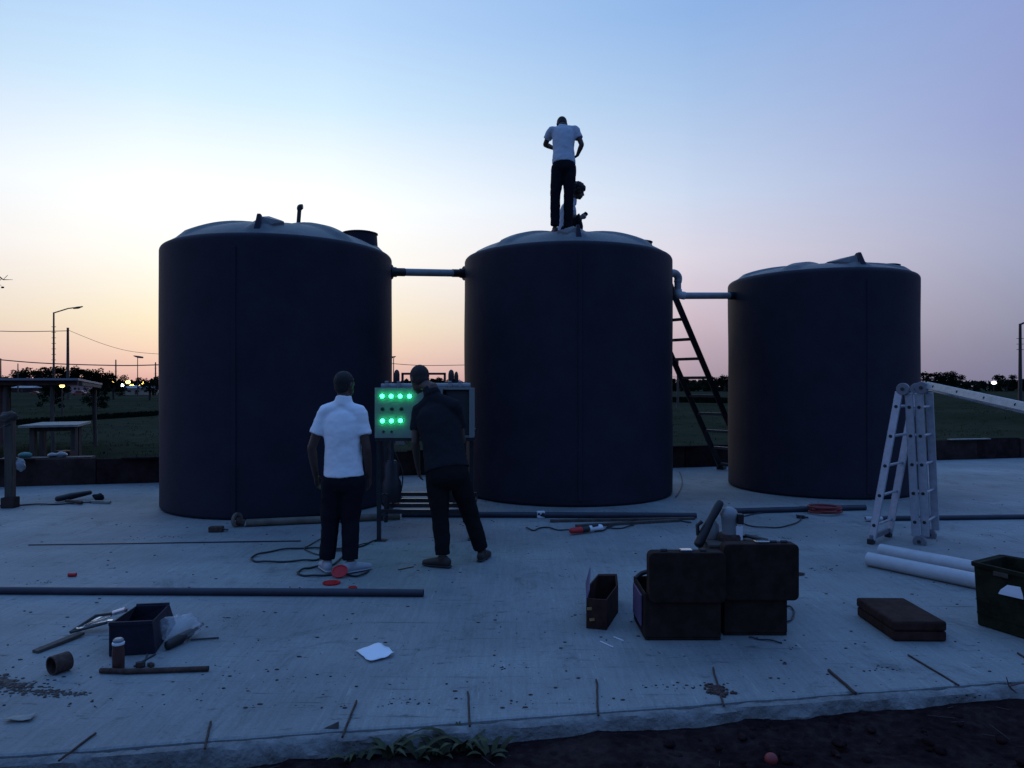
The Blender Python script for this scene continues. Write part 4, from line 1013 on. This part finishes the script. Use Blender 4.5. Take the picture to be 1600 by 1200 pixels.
# grinder
gr = thing('angle_grinder', G(915, 832), 'red and white power tool lying in front of the middle tank', 'power tool'); a = G(893, 836) + Z * .045; b = G(938, 830) + Z * .045
MB().loft([(a, .03, .036), (a.lerp(b, .3), .036, .042)], (0, 0, 1), 14).build('gear_head', 'red', gr, smooth=50)
MB().loft([(a.lerp(b, .36), .037, .043), (a.lerp(b, .55), .037, .040)], (0, 0, 1), 14).build('motor_housing', 'black', gr, smooth=50)
MB().loft([(a.lerp(b, .6), .032, .034), (b, .034, .045)], (0, 0, 1), 14).build('grip', 'white', gr, smooth=50)
MB().tube([a.lerp(b, .72) + Z * .03 + Vector((0, -.03, 0)), a.lerp(b, .9) + Z * .035 + Vector((0, -.03, 0))], .014).build('switch', 'black', gr)
sb = thing('socket_box', G(845, 808), 'white socket box standing by the foot of the middle tank', 'socket box'); p = G(845, 809)
MB().box(p + Z * .042, (.10, .06, .08), .15).build('housing', 'white', sb, bevel=.008)
for q in (-.025, .025): MB().tube([p + Vector((q, -.036, .05)), p + Vector((q, -.030, .05))], .016, 12).build('socket', 'black', sb)
bk = thing('dark_block', G(338, 830), 'small dark block on the slab left of the ring flange', 'block'); p = G(338, 831)
MB().box(p + Z * .032, (.15, .09, .06), .1).build('body', 'rust', bk, bevel=.008); MB().tube([p + Vector((.07, 0, .03)), p + Vector((.13, .01, .02))], .01).build('stub', 'steel', bk)
# dark tool at far left
ft = thing('power_saw', G(115, 783), 'long black power tool lying on the slab at far left', 'power tool'); a = G(90, 785) + Z * .05; b = G(140, 779) + Z * .09
MB().loft([(a, .04, .05), (a.lerp(b, .4), .05, .06), (b, .035, .05)], (0, 0, 1), 14).build('body', 'black', ft, smooth=50)
MB().tube([G(104, 786) + Z * .03, G(128, 789) + Z * .03], .022).build('guide_bar', 'rust', ft)
wp = tag(MB().beam(G(142, 786) + Z * .02, G(172, 787) + Z * .02, .05, .03).build('board_offcut', 'woodpale'), 'pale board offcut beside the long black tool at far left', 'board')
blob(tuple(G(155, 781) + Z * .04), (.08, .06, .05), 'dark_rag', 'darkshirt', 'dark rag heaped behind the pale board offcut at far left', 'rag', amp=.4, fr=14)
# white sticks, stone chip, small things
for i, (p, q) in enumerate((((938, 1003), (958, 1012)), ((959, 996), (974, 1002)))):
    tag(MB().tube([G(*p) + Z * .004, G(*q) + Z * .004], .0035, 6).build('white_stick', 'white'), ('longer white cable tie on the slab in front of the small toolbox', 'shorter white cable tie on the slab in front of the small toolbox')[i], 'cable tie')
sx = G(520, 1137); tag(MB().add([sx + Vector((-.04, -.01, .002)), sx + Vector((.03, -.015, .002)), sx + Vector((.025, .02, .002)), sx + Vector((-.02, .015, .002)), sx + Vector((.028, .0, .03)), sx + Vector((-.01, .0, .012))], [(0, 1, 2, 3), (0, 1, 4, 5), (1, 2, 4), (2, 3, 5, 4), (3, 0, 5)]).build('broken_tile_piece', 'wood'), 'wedge shaped brown shard lying near the front rim', 'shard')
for i, (px, py, r, lab) in enumerate(((954, 903, .02, 'dark lump on the slab above the small toolbox'), (1252, 899, .022, 'dark oval lump right of the raised tool case lids'), (628, 889, .02, 'dark metal sliver on the slab between the two men'))):
    p = G(px, py); 
    if i == 2: tag(MB().beam(G(622, 891) + Z * .005, G(646, 886) + Z * .005, .012, .008).build('metal_sliver', 'steel'), lab, 'sliver')
    else: blob((p.x, p.y, .012), (.03, .02, .014), 'dark_lump', 'rust', lab, 'lump', amp=.4, fr=30, seg=16)
# grit and crumbs scattered all over
mb = MB()
for _ in range(1400):
    y = 3.7 + 9.5 * random.random() ** 1.7; x = random.uniform(-.75, .8) * y
    if y > back(x) - .2 or (Vector((x, y)) - FE0).dot(FEN) < .12: continue
    if any(math.hypot(x - t[0], y - t[1]) < t[2] + .05 for t in TANKS): continue
    r = random.choice((.0025, .003, .0035, .005, .008)); mb.ball((x, y, r * .3), (r * random.uniform(.7, 2.2), r, r * .5), 5, 3)
kind(mb.build('grit', 'rust'), 'stuff')
mb = MB()
for cl in range(26):
    y = 3.75 + 6.5 * random.random() ** 1.5; x = random.uniform(-.68, .7) * y
    for _ in range(random.randint(6, 22)):
        r = random.uniform(.0015, .006); mb.ball((x + random.gauss(0, .07), y + random.gauss(0, .025), r * .3), (r * random.uniform(.8, 2.4), r, r * .5), 5, 3)
kind(mb.build('mortar_crumbs', 'soil'), 'stuff')

# rods (starter bars) lying at right angles to the front rim
rods = [((92, 1190), (149, 1148)), ((320, 1171), (329, 1130)), ((535, 1153), (557, 1097)), ((734, 1136), (731, 1083)), ((935, 1119), (932, 1064)), ((1131, 1104), (1114, 1045)), ((1337, 1085), (1295, 1049)), ((1498, 1072), (1419, 1025)), ((1640, 1050), (1590, 1022))]
names = ['first steel rod from the left end of the front rim', 'short steel rod by the front rim, second from the left end', 'steel rod at the front rim beside the brown shard', 'steel rod at the front rim above the weeds', 'steel rod at the front rim straight below the small toolbox', 'steel rod at the rim with dark dirt round its foot', 'thick steel rod at the front rim left of the brown case', 'long thin steel rod at the front rim below the brown case', 'steel rod at the right picture edge by the twig']
for (p, q), nm in zip(rods, names):
    a = G(*p) + Z * .004; b = G(*q) + Z * .007
    pts = [a + (b - a) * (i / 6) + Vector((noise.noise(Vector((i * 1.3, p[0], 0))) * .006, 0, 0)) for i in range(7)]
    tag(MB().tube(pts, .0055 if p[0] != 1337 else .009, 7).build('steel_rod', 'rust', smooth=60), nm, 'rod', 'rods along the front rim')
mb = MB()
for _ in range(90): r = random.uniform(.004, .014); c = G(1122, 1080); mb.ball((c.x + random.gauss(0, .03), c.y + random.gauss(0, .035), r * .4), (r, r, r * .6), 6, 4)
kind(mb.build('dirt_clods', 'rust', smooth=180), 'stuff')

# weeds at the rim
def weed(px, py, n_, hgt, label):
    base = G(px, py, -.10); t = thing('weed_plant', base, label, 'weed', 'weeds growing along the front rim')
    for k in range(n_):
        a = random.uniform(0, 2 * PI); ln = hgt * random.uniform(.8, 1.7); dv = Vector((math.cos(a), math.sin(a) * .7, 0)); P = []
        b = base + Vector((random.uniform(-.03, .03), random.uniform(-.02, .02), -.02))
        for i in range(7): q = i / 6; P.append(b + dv * (ln * .8 * q ** 1.2) + Z * (ln * (1.25 * q - .85 * q * q)))
        sdv = dv.cross(Z); mb = MB()
        for i, p in enumerate(P): w = .019 * math.sin(PI * min(.98, .18 + i / 6 * .8)); mb.v += [tuple(p - sdv * w), tuple(p + Z * -.003), tuple(p + sdv * w)]
        for i in range(6): a_ = i * 3; mb.f += [(a_, a_ + 1, a_ + 4, a_ + 3), (a_ + 1, a_ + 2, a_ + 5, a_ + 4)]
        mb.build('leaf', 'weed', t, smooth=180)
weed(560, 1192, 8, .11, 'low weed with drooping leaves, leftmost under the rim')
weed(610, 1185, 12, .15, 'bushy weed arching over the rim left of the tall one')
weed(655, 1188, 7, .15, 'thin upright weed between the bushier ones')
weed(690, 1183, 8, .14, 'narrow weed with one tall curved leaf')
weed(728, 1175, 15, .17, 'thickest leafy weed right under the fourth steel rod')
weed(770, 1185, 7, .12, 'last small weed at the right end of the weed patch')
# straw and stones in the soil
mb = MB()
for _ in range(35):
    t = random.uniform(-3.5, 4.5); off = -random.uniform(.05, .6); p = fe(t, off); a = random.uniform(0, PI); ln = random.uniform(.015, .07)
    c = Vector((p.x, p.y, -.085 + .008 * t - .03 * -off)); dv = Vector((math.cos(a), math.sin(a), random.uniform(-.1, .25))) * ln; mb.tube([c - dv, c + dv], .0016, 4)
kind(mb.build('straw_litter', 'drygrass'), 'stuff')
mb = MB()
for _ in range(500):
    t = random.uniform(-3.5, 5); off = -random.uniform(.02, .9); p = fe(t, off); r = random.uniform(.006, .028)
    mb.ball((p.x, p.y, -.098 + .008 * t), (r * random.uniform(.8, 1.6), r, r * .7), 7, 5, Matrix.Rotation(random.random() * 3, 3, 'Z'))
kind(mb.build('soil_stones', 'soil', smooth=60), 'stuff')
b_ = G(1600, 1105, -.1); tw = thing('dry_twig', b_, 'bare reddish twig sticking up at the right end of the rim', 'twig')
MB().tube([b_, b_ + Vector((-.02, .02, .06)), b_ + Vector((-.06, .03, .10)), b_ + Vector((-.075, .03, .15))], [.006, .005, .004, .002], 6).build('stem', 'woodred', tw)
MB().tube([b_ + Vector((-.06, .03, .10)), b_ + Vector((.0, .03, .115)), b_ + Vector((.06, .03, .12))], [.004, .003, .002], 6).build('branch', 'woodred', tw)
MB().tube([b_ + Vector((-.02, .02, .06)), b_ + Vector((-.08, .0, .05)), b_ + Vector((-.13, .0, .02))], [.004, .003, .002], 6).build('branch', 'woodred', tw)

# ================================================================ LEFT: post, shelter, table
p = G(16, 793); po = thing('fence_post', p, 'short grey post with rag wrapped top standing on the slab at far left', 'post')
MB().box(p + Z * .07, (.17, .15, .14), .1).build('base_block', 'wallA', po, bevel=.01)
MB().box(p + Z * .66, (.10, .10, 1.05), .1).build('post', 'wood', po, bevel=.01)
rg = blob(tuple(p + Z * 1.20 + Vector((-.02, 0, 0))), (.12, .09, .08), 'rag', 'wood', 'x', 'x', amp=.4, fr=12)
for k in ('label', 'category'): del rg[k]
rg.parent = po; rg.matrix_parent_inverse = po.matrix_basis.inverted()
b2 = blob(tuple(p + Z * .56 + Vector((.14, 0, 0))), (.06, .05, .08), 'hanging_bag', 'pvc', 'small pale bag hanging on the side of the grey post', 'bag', amp=.35, fr=14)
b3 = MB().tube([p + Vector((.04, -.06, 1.12)), p + Vector((-.2, -.05, 1.02)), p + Vector((-.9, -.05, .98))], .008, 6).build('tie_wire', 'steel', po)
sh = thing('lean_to_shelter', Q(60, 700, 18), 'low open shelter with flat tin roof on thin posts beyond the wall', 'shelter')
rz0 = 1.80
r0, r1, r2, r3 = Vector((X(-90, 17), 17, 1.80)), Vector((X(122, 17), 17, 1.80)), Vector((X(160, 22), 22, 1.70)), Vector((X(-60, 22), 22, 1.74))
MB().add([r0, r1, r2, r3] + [q - Z * .05 for q in (r0, r1, r2, r3)], [(0, 1, 2, 3), (7, 6, 5, 4), (0, 4, 5, 1), (1, 5, 6, 2), (2, 6, 7, 3), (3, 7, 4, 0)]).build('roof', 'tin', sh)
MB().beam(Vector((X(-90, 17.2), 17.2, 1.69)), Vector((X(122, 17.2), 17.2, 1.69)), .08, .10).build('beam', 'woodred', sh)
MB().beam(Vector((X(118, 17.1), 17.3, 1.67)), Vector((X(156, 21.8), 21.8, 1.60)), .08, .08).build('beam', 'wood', sh)
for px, d, w in ((82, 17.3, .09), (148, 21.6, .12), (10, 17.4, .14), (-40, 21, .1)):
    x = X(px, d); MB().tube([(x + .03, d, GZ - .1), (x - .01, d, .9), (x, d, 1.65)], w * .5, 8).build('post', 'wood', sh, smooth=60)
scr = MB()
for i in range(5):
    x = X(-30 + i * 11, 17.6); MB().box((x, 17.55, .93), (.15, .025, 1.42 + .02 * (i % 2)), .02).build('screen_board', 'woodred', sh)
tb = thing('work_table', Q(80, 700, 14), 'rough wooden work table with pale top behind the low wall', 'table')
ta = [Vector((X(28, 13.6), 13.6, .885)), Vector((X(122, 13.6), 13.6, .905)), Vector((X(142, 14.7), 14.7, .915)), Vector((X(66, 14.7), 14.7, .90))]
MB().add(ta + [q - Z * .04 for q in ta], [(0, 1, 2, 3), (7, 6, 5, 4), (0, 4, 5, 1), (1, 5, 6, 2), (2, 6, 7, 3), (3, 7, 4, 0)]).build('tabletop', 'woodpale', tb)
for px, d in ((52, 13.8), (116, 13.8), (67, 14.5), (122, 14.5)): x = X(px, d); MB().box((x, d, .36), (.09, .09, 1.0)).build('leg', 'wood', tb)
MB().beam((X(50, 13.8), 13.8, .80), (X(118, 13.8), 13.8, .82), .04, .08).build('apron', 'wood', tb)
bx_ = thing('wooden_box', (X(101, 13.5), 13.5, GZ), 'dark slatted box under the work table', 'box')
for i in range(4): MB().box((X(101, 13.5), 13.4, .08 + i * .10), (.30, .02, .085)).build('slat', 'wallB', bx_)
MB().box((X(101, 13.5), 13.56, .2), (.27, .26, .46)).build('core', 'steel', bx_)
blob((X(42, 12.6), 12.55, .44), (.10, .08, .05), 'teal_bundle', 'teal', 'small teal bundle lying on top of the low wall at left', 'bundle', amp=.3, fr=10)
blob((X(88, 12.7), 12.6, .43), (.08, .07, .04), 'crumpled_sack', 'pvc', 'left one of two crumpled pale sacks on the low wall', 'sack', amp=.35, fr=10)
blob((X(101, 12.7), 12.65, .44), (.09, .07, .05), 'crumpled_sack', 'pvc', 'right one of two crumpled pale sacks on the low wall', 'sack', amp=.35, fr=10)
# supports under those bundles: a wall-top ledge
MB().box((X(75, 12.62), 12.62, .385), (1.4, .26, .03), ang).build('ledge_board', 'wood', wall)

# ================================================================ DISTANCE
def pole(px, ytop, d, r, label, arm=None, lit=None, m='steel', steps=0, group=None, name='street_lamp', cat='street lamp', armpx=None):
    x = X(px, d); zt_ = CAMZ + (CY - ytop) * d / F; t = thing(name, (x, d, GZ), label, cat, group)
    MB().tube([(x, d, GZ - .2), (x, d, zt_)], [r, r * .65], 8).build('pole', m, t, smooth=60)
    if armpx:
        e_ = Q(armpx[0], armpx[1], d); MB().tube([(x, d, zt_ - .05), Vector((x, d, zt_)).lerp(e_, .5) + Z * .08, e_], r * .5, 6).build('arm', m, t, smooth=60)
        sgn = 1 if armpx[0] > px else -1; hl = 14 * d / F
        MB().loft([(e_ - Vector((sgn * hl, 0, hl * .18)), hl * .09, hl * .10), (e_ - Vector((sgn * hl * .5, 0, hl * .12)), hl * .16, hl * .13), (e_, hl * .05, hl * .05)], (0, 1, 0), 10).build('lamp_head', 'steel' if not lit else lit, t)
    for i in range(steps):
        z = zt_ - 1.2 - i * .45 * d / 60; MB().beam((x - r * 1.8, d, z), (x + r * 1.8, d, z), .04, .04).build('step_band', m, t)
    if lit and not armpx:
        MB().ball((x, d, zt_), (3.5 * d / F, 3.5 * d / F, 2.4 * d / F), 12, 8).build('lamp_head', lit, t, smooth=180)
    return t
pole(84, 488, 61, .10, 'tall unlit street lamp with arm reaching right, left of the left tank', armpx=(129, 479), steps=7)
pole(106, 512, 92, .21, 'thick wooden power pole right of the tall street lamp', m='wood', name='power_pole', cat='power pole')
pole(181, 562, 150, .18, 'thin distant power pole with crossbars between lamp and tank', m='wood', name='power_pole', cat='power pole', steps=4)
pole(243, 566, 150, .18, 'distant power pole touching the edge of the left tank', m='wood', name='power_pole', cat='power pole', steps=4)
pole(28, 568, 150, .14, 'very thin distant pole at far left above the trees', m='wood', name='power_pole', cat='power pole', steps=1)
pole(1, 560, 130, .16, 'distant pole at the very left edge', m='wood', name='power_pole', cat='power pole')
pole(215, 557, 140, .10, 'small distant unlit street lamp with short arm toward the left', armpx=(209, 556))
pole(615, 560, 120, .10, 'small unlit street lamp between the left and middle tanks', armpx=(618, 557))
pole(1059, 562, 60, .11, 'thin pole seen through the dark ladder', m='wood', name='power_pole', cat='power pole')
pole(1594, 506, 60, .16, 'tall street lamp at the right picture edge', armpx=(1630, 496), steps=3)
lits = [(97, 603, 44, 'lampglow', 'glowing amber street lamp under the shelter roof'), (200, 597, 180, 'lampglow', 'brightest amber street lamp in the far group by the left tank'),
        (178, 597, 180, 'lampglow', 'small amber lamp left of the brightest one'), (206, 603, 200, 'lampglow', 'small amber lamp just below the brightest one'),
        (190, 602, 200, 'lampwhite', 'faint pale lamp in the far group left of the tan house'), (218, 604, 200, 'lampglow', 'pale amber lamp right of the tan house'), (224, 599, 210, 'lampglow', 'tiny amber lamp highest right of the far group')]
for px, py, d, mm_, lab in lits: pole(px, py, d, .05, lab, lit=mm_)
pole(1553, 598, 220, .12, 'bright white distant light on the right horizon', lit='lampwhite')
# wires
def wire(pts, d, r, label):
    P = curve([Q(x, y, d) for x, y in pts], 8); tag(MB().tube(P, r, 5).build('power_wire', 'steel', smooth=60), label, 'wire')
wire([(-40, 516), (30, 518), (105, 517)], 92, .045, 'dark wire running left from the thick power pole')
wire([(107, 516), (160, 537), (205, 549), (260, 554)], 92, .025, 'faint drooping wire running right from the thick power pole')
wire([(-40, 558), (60, 567), (181, 571), (250, 570)], 150, .11, 'dark wire strung between the thin distant poles')
wire([(600, 567), (660, 571), (740, 570)], 150, .06, 'thin wire crossing the gap between left and middle tanks')
wire([(1030, 588), (1100, 590), (1160, 587)], 150, .03, 'faint wire behind the dark ladder')

# trees
def tree_meshes(seed, w, h, n_, leaf):
    random.seed(seed); mb = MB()
    cl = [(Vector((random.uniform(-.42, .42) * w, random.uniform(-.42, .42) * w, h * random.uniform(.22, .90))), random.uniform(.10, .22) * w) for _ in range(24)]
    for _ in range(n_):
        c, r = random.choice(cl); v = Vector((random.gauss(0, 1), random.gauss(0, 1), random.gauss(0, 1))).normalized() * r * random.random() ** .4
        v.z *= .7; p = c + v; a = Vector((random.gauss(0, 1), random.gauss(0, 1), random.gauss(0, 1))).normalized(); b = a.orthogonal().normalized(); s_ = leaf * random.uniform(.5, 1.3)
        mb.add([p - a * s_ - b * s_, p + a * s_ - b * s_ * .6, p + a * s_ * .7 + b * s_, p - a * s_ * .8 + b * s_], [(0, 1, 2, 3)])
    crown = mb.mesh('crown'); crown.materials.append(M['leaf'])
    tb_ = MB(); tb_.tube([(0, 0, -.3), (.03 * w, 0, h * .25), (0, 0.02 * w, h * .5), (-.02 * w, 0, h * .78)], [.05 * h, .038 * h, .026 * h, .01 * h], 7)
    for k in range(5):
        c, r = cl[k]; tb_.tube([(0, 0, h * .3), Vector((c.x * .5, c.y * .5, h * .45)), c], [.022 * h, .014 * h, .005 * h], 5)
    tr = tb_.mesh('trunk'); tr.materials.append(M['bark']); return crown, tr
VAR = [tree_meshes(s_, 1.0, 1.0, 1700, .022) for s_ in (1, 2, 3, 4, 5)]
random.seed(11)
def tree(px, d, w, h, v, label, group):
    t = thing('distant_tree', (X(px, d), d, GZ), label, 'tree', group); 
    for nm, me in (('crown', VAR[v][0]), ('trunk', VAR[v][1])):
        o = bpy.data.objects.new(nm, me); col.objects.link(o); o.parent = t
    t.scale = (w, w, h); t.rotation_euler = (0, 0, random.uniform(0, 6)); return t
GRP = 'trees on the left horizon'
ORD = ['first tree', 'second tree', 'third tree', 'fourth tree', 'fifth tree', 'sixth tree', 'seventh tree', 'eighth tree', 'ninth tree']
def spans(items, d, label, group):
    for i, (px, wpx, ytop) in enumerate(items):
        dd_ = d * random.uniform(.95, 1.08); h = (CY - ytop) * dd_ / F + CAMZ - GZ
        tree(px, dd_, wpx * dd_ / F * 1.35, h * 1.06, i % 5, ORD[i] + ' from the left ' + label, group)
spans([(5, 34, 590), (25, 30, 584), (45, 34, 578), (62, 36, 574), (80, 34, 580), (98, 36, 577), (115, 38, 574), (133, 36, 574), (150, 34, 582)], 245, 'in the broad row along the left horizon', GRP)
tree(165, 95, 3.6, 3.7, 2, 'nearer dark tree just right of the shelter', GRP); tree(178, 93, 3.0, 3.2, 3, 'nearer rounded tree right of the shelter, second of the pair', GRP)
tree(233, 90, 3.4, 3.2, 1, 'dark bushy tree touching the left edge of the left tank', GRP)
tree(150, 50, 1.4, 2.0, 4, 'slim young tree behind the far shelter post', GRP); tree(85, 48, 1.6, 2.0, 0, 'slim young tree behind the near shelter post', GRP)
spans([(630, 22, 596), (650, 24, 594), (675, 24, 590), (700, 24, 593), (722, 26, 595)], 260, 'in the small treeline between left and middle tanks', 'trees between left and middle tanks')
spans([(1042, 20, 592), (1062, 22, 590), (1082, 22, 592), (1104, 20, 596), (1120, 22, 587), (1132, 24, 588)], 230, 'in the treeline seen past the dark ladder', 'trees behind the dark ladder')
spans([(1452, 28, 582), (1472, 30, 581), (1490, 26, 583)], 220, 'in the clump just above the folding ladder', 'trees on the right horizon')
spans([(1572, 24, 586), (1590, 22, 592), (1612, 26, 590)], 220, 'in the small clump at the right edge horizon', 'trees on the right horizon')
# the far-off low belt of bushes that closes the field
random.seed(5); mb = MB()
for _ in range(9000):
    x = random.uniform(-230, 260); y = 235 + random.uniform(0, 30) - abs(x + 40) * .02; h = 3.0 + 1.2 * noise.noise(Vector((x * .05, 0, 0))) + .7 * noise.noise(Vector((x * .3, 0, 5)))
    z = GZ + random.random() ** .7 * h; s_ = random.uniform(.3, .8); a = Vector((random.gauss(0, 1), random.gauss(0, .4), random.gauss(0, 1))).normalized(); b = a.orthogonal().normalized(); p = Vector((x, y, z))
    mb.add([p - a * s_ - b * s_, p + a * s_ - b * s_, p + a * s_ + b * s_, p - a * s_ + b * s_], [(0, 1, 2, 3)])
for _ in range(6000):
    x = random.uniform(-190, -100); y = 236 + random.uniform(0, 12); h = 3.6 + 1.2 * noise.noise(Vector((x * .08, 0, 0))) + .8 * noise.noise(Vector((x * .4, 0, 5)))
    z = GZ + random.random() ** .8 * h; s_ = random.uniform(.25, .6); a = Vector((random.gauss(0, 1), random.gauss(0, .4), random.gauss(0, 1))).normalized(); b = a.orthogonal().normalized(); p = Vector((x, y, z))
    if X(186, y) < x < X(236, y): continue
    mb.add([p - a * s_ - b * s_, p + a * s_ - b * s_, p + a * s_ + b * s_, p - a * s_ + b * s_], [(0, 1, 2, 3)])
kind(mb.build('far_bushes', 'leaf'), 'stuff')
# bare branch reaching in from the left
bt = thing('bare_tree', (-7.6, 9.0, 0), 'bare tree at far left whose thin twig tip reaches into the frame', 'tree')
MB().tube([(-7.6, 9.0, -.1), (-7.55, 9.0, 1.5), (-7.35, 9.0, 2.6), (-7.0, 9.0, 2.95)], [.06, .045, .03, .015], 8).build('trunk', 'bark', bt, smooth=60)
bb_ = Q(-60, 425, 9.0)
MB().tube([(-7.0, 9.0, 2.95), Q(0, 433, 9), Q(5, 437, 9), Q(20, 437, 9)], [.015, .009, .006, .002], 6).tube([Q(3, 435, 9), Q(-6, 443, 9)], .004, 5).tube([Q(5, 437, 9), Q(12, 430, 9)], .003, 5).tube([Q(-6, 443, 9), Q(2, 446, 9)], .003, 5).build('branch', 'bark', bt, smooth=60)
lfm = MB(); lfm.ball(Q(4, 449, 9), (.022, .01, .012), 8, 6); lfm.build('bud', 'bark', bt)

# far houses and cars
def house(px0, px1, ybase, ytop, label, wm, rm, hip=.35, win=2):
    d = (CAMZ - GZ) * F / (ybase - CY); x0, x1 = X(px0, d), X(px1, d); H = (ybase - ytop) * d / F; w = x1 - x0; dp_ = w * .8; yc = d + dp_ / 2
    t = thing('small_house', ((x0 + x1) / 2, yc, GZ), label, 'house')
    MB().box(((x0 + x1) / 2, yc, GZ + H * .35), (w, dp_, H * .7)).build('wall', wm, t)
    o = .25; zb_ = GZ + H * .7; ztp = GZ + H
    vs = [(x0 - o, d - o, zb_), (x1 + o, d - o, zb_), (x1 + o, d + dp_ + o, zb_), (x0 - o, d + dp_ + o, zb_), (x0 + w * hip, yc, ztp), (x1 - w * hip, yc, ztp)]
    MB().add(vs, [(0, 1, 5, 4), (1, 2, 5), (2, 3, 4, 5), (3, 0, 4), (3, 2, 1, 0)]).build('roof', rm, t)
    for i in range(win):
        x = x0 + w * (i + .5) / win + w * .06; MB().box((x, d - .02, GZ + H * .40), (w * .13, .06, H * .2)).build('window', 'glassd', t)
    MB().box((x0 + w * .5, d - .02, GZ + H * .28), (w * .1, .06, H * .42)).build('door', 'woodred', t)
house(108, 138, 614, 597, 'pale pink house under the shelter roof line beside the amber lamp', 'house', 'tile')
house(193, 232, 617, 602, 'low tan building lit beneath the far amber lamps', 'housetan', 'tin', hip=.05, win=3)
house(18, 50, 613, 603, 'low building with blue grey tin roof at far left', 'wallA', 'tin', hip=.02)
def car(px, ybase, wpx, label, m, lit=False):
    d = (CAMZ - GZ) * F / (ybase - CY); x = X(px, d); w = wpx * d / F; h = w * .34; t = thing('parked_car', (x, d, GZ), label, 'car')
    prof = [(-.5, .12), (-.5, .5), (-.3, .6), (-.16, 1), (.2, 1), (.34, .6), (.5, .52), (.5, .12)]
    n_ = len(prof); vs = [(x + a * w, d + s_ * w * .2, GZ + b * h) for s_ in (-1, 1) for a, b in prof]
    MB().add(vs, [tuple(range(n_)), tuple(range(2 * n_ - 1, n_ - 1, -1))] + [(i, (i + 1) % n_, (i + 1) % n_ + n_, i + n_) for i in range(n_)]).build('body', m, t, bevel=.05)
    MB().box((x + .02 * w, d - w * .203, GZ + h * .78), (w * .4, .03, h * .26)).build('side_window', 'glassd', t)
    for a in (-.3, .3): MB().tube([(x + a * w, d - w * .21, GZ + h * .18), (x + a * w, d - w * .14, GZ + h * .18)], h * .2, 14).build('wheel', 'black', t)
    if lit: MB().ball((x + w * .42, d - w * .215, GZ + h * .42), (w * .11, .08, h * .11), 10, 6).build('headlight', 'lampwhite', t)
car(55, 616, 14, 'small reddish car parked at far left beyond the field', 'carp')
car(125, 618, 22, 'pinkish red car parked in front of the pink house', 'carp')
car(238, 614, 20, 'car with bright white headlight beside the left tank edge', 'carw', lit=True)
car(1546, 609, 8, 'tiny pale car on the right horizon near the white light', 'carw')
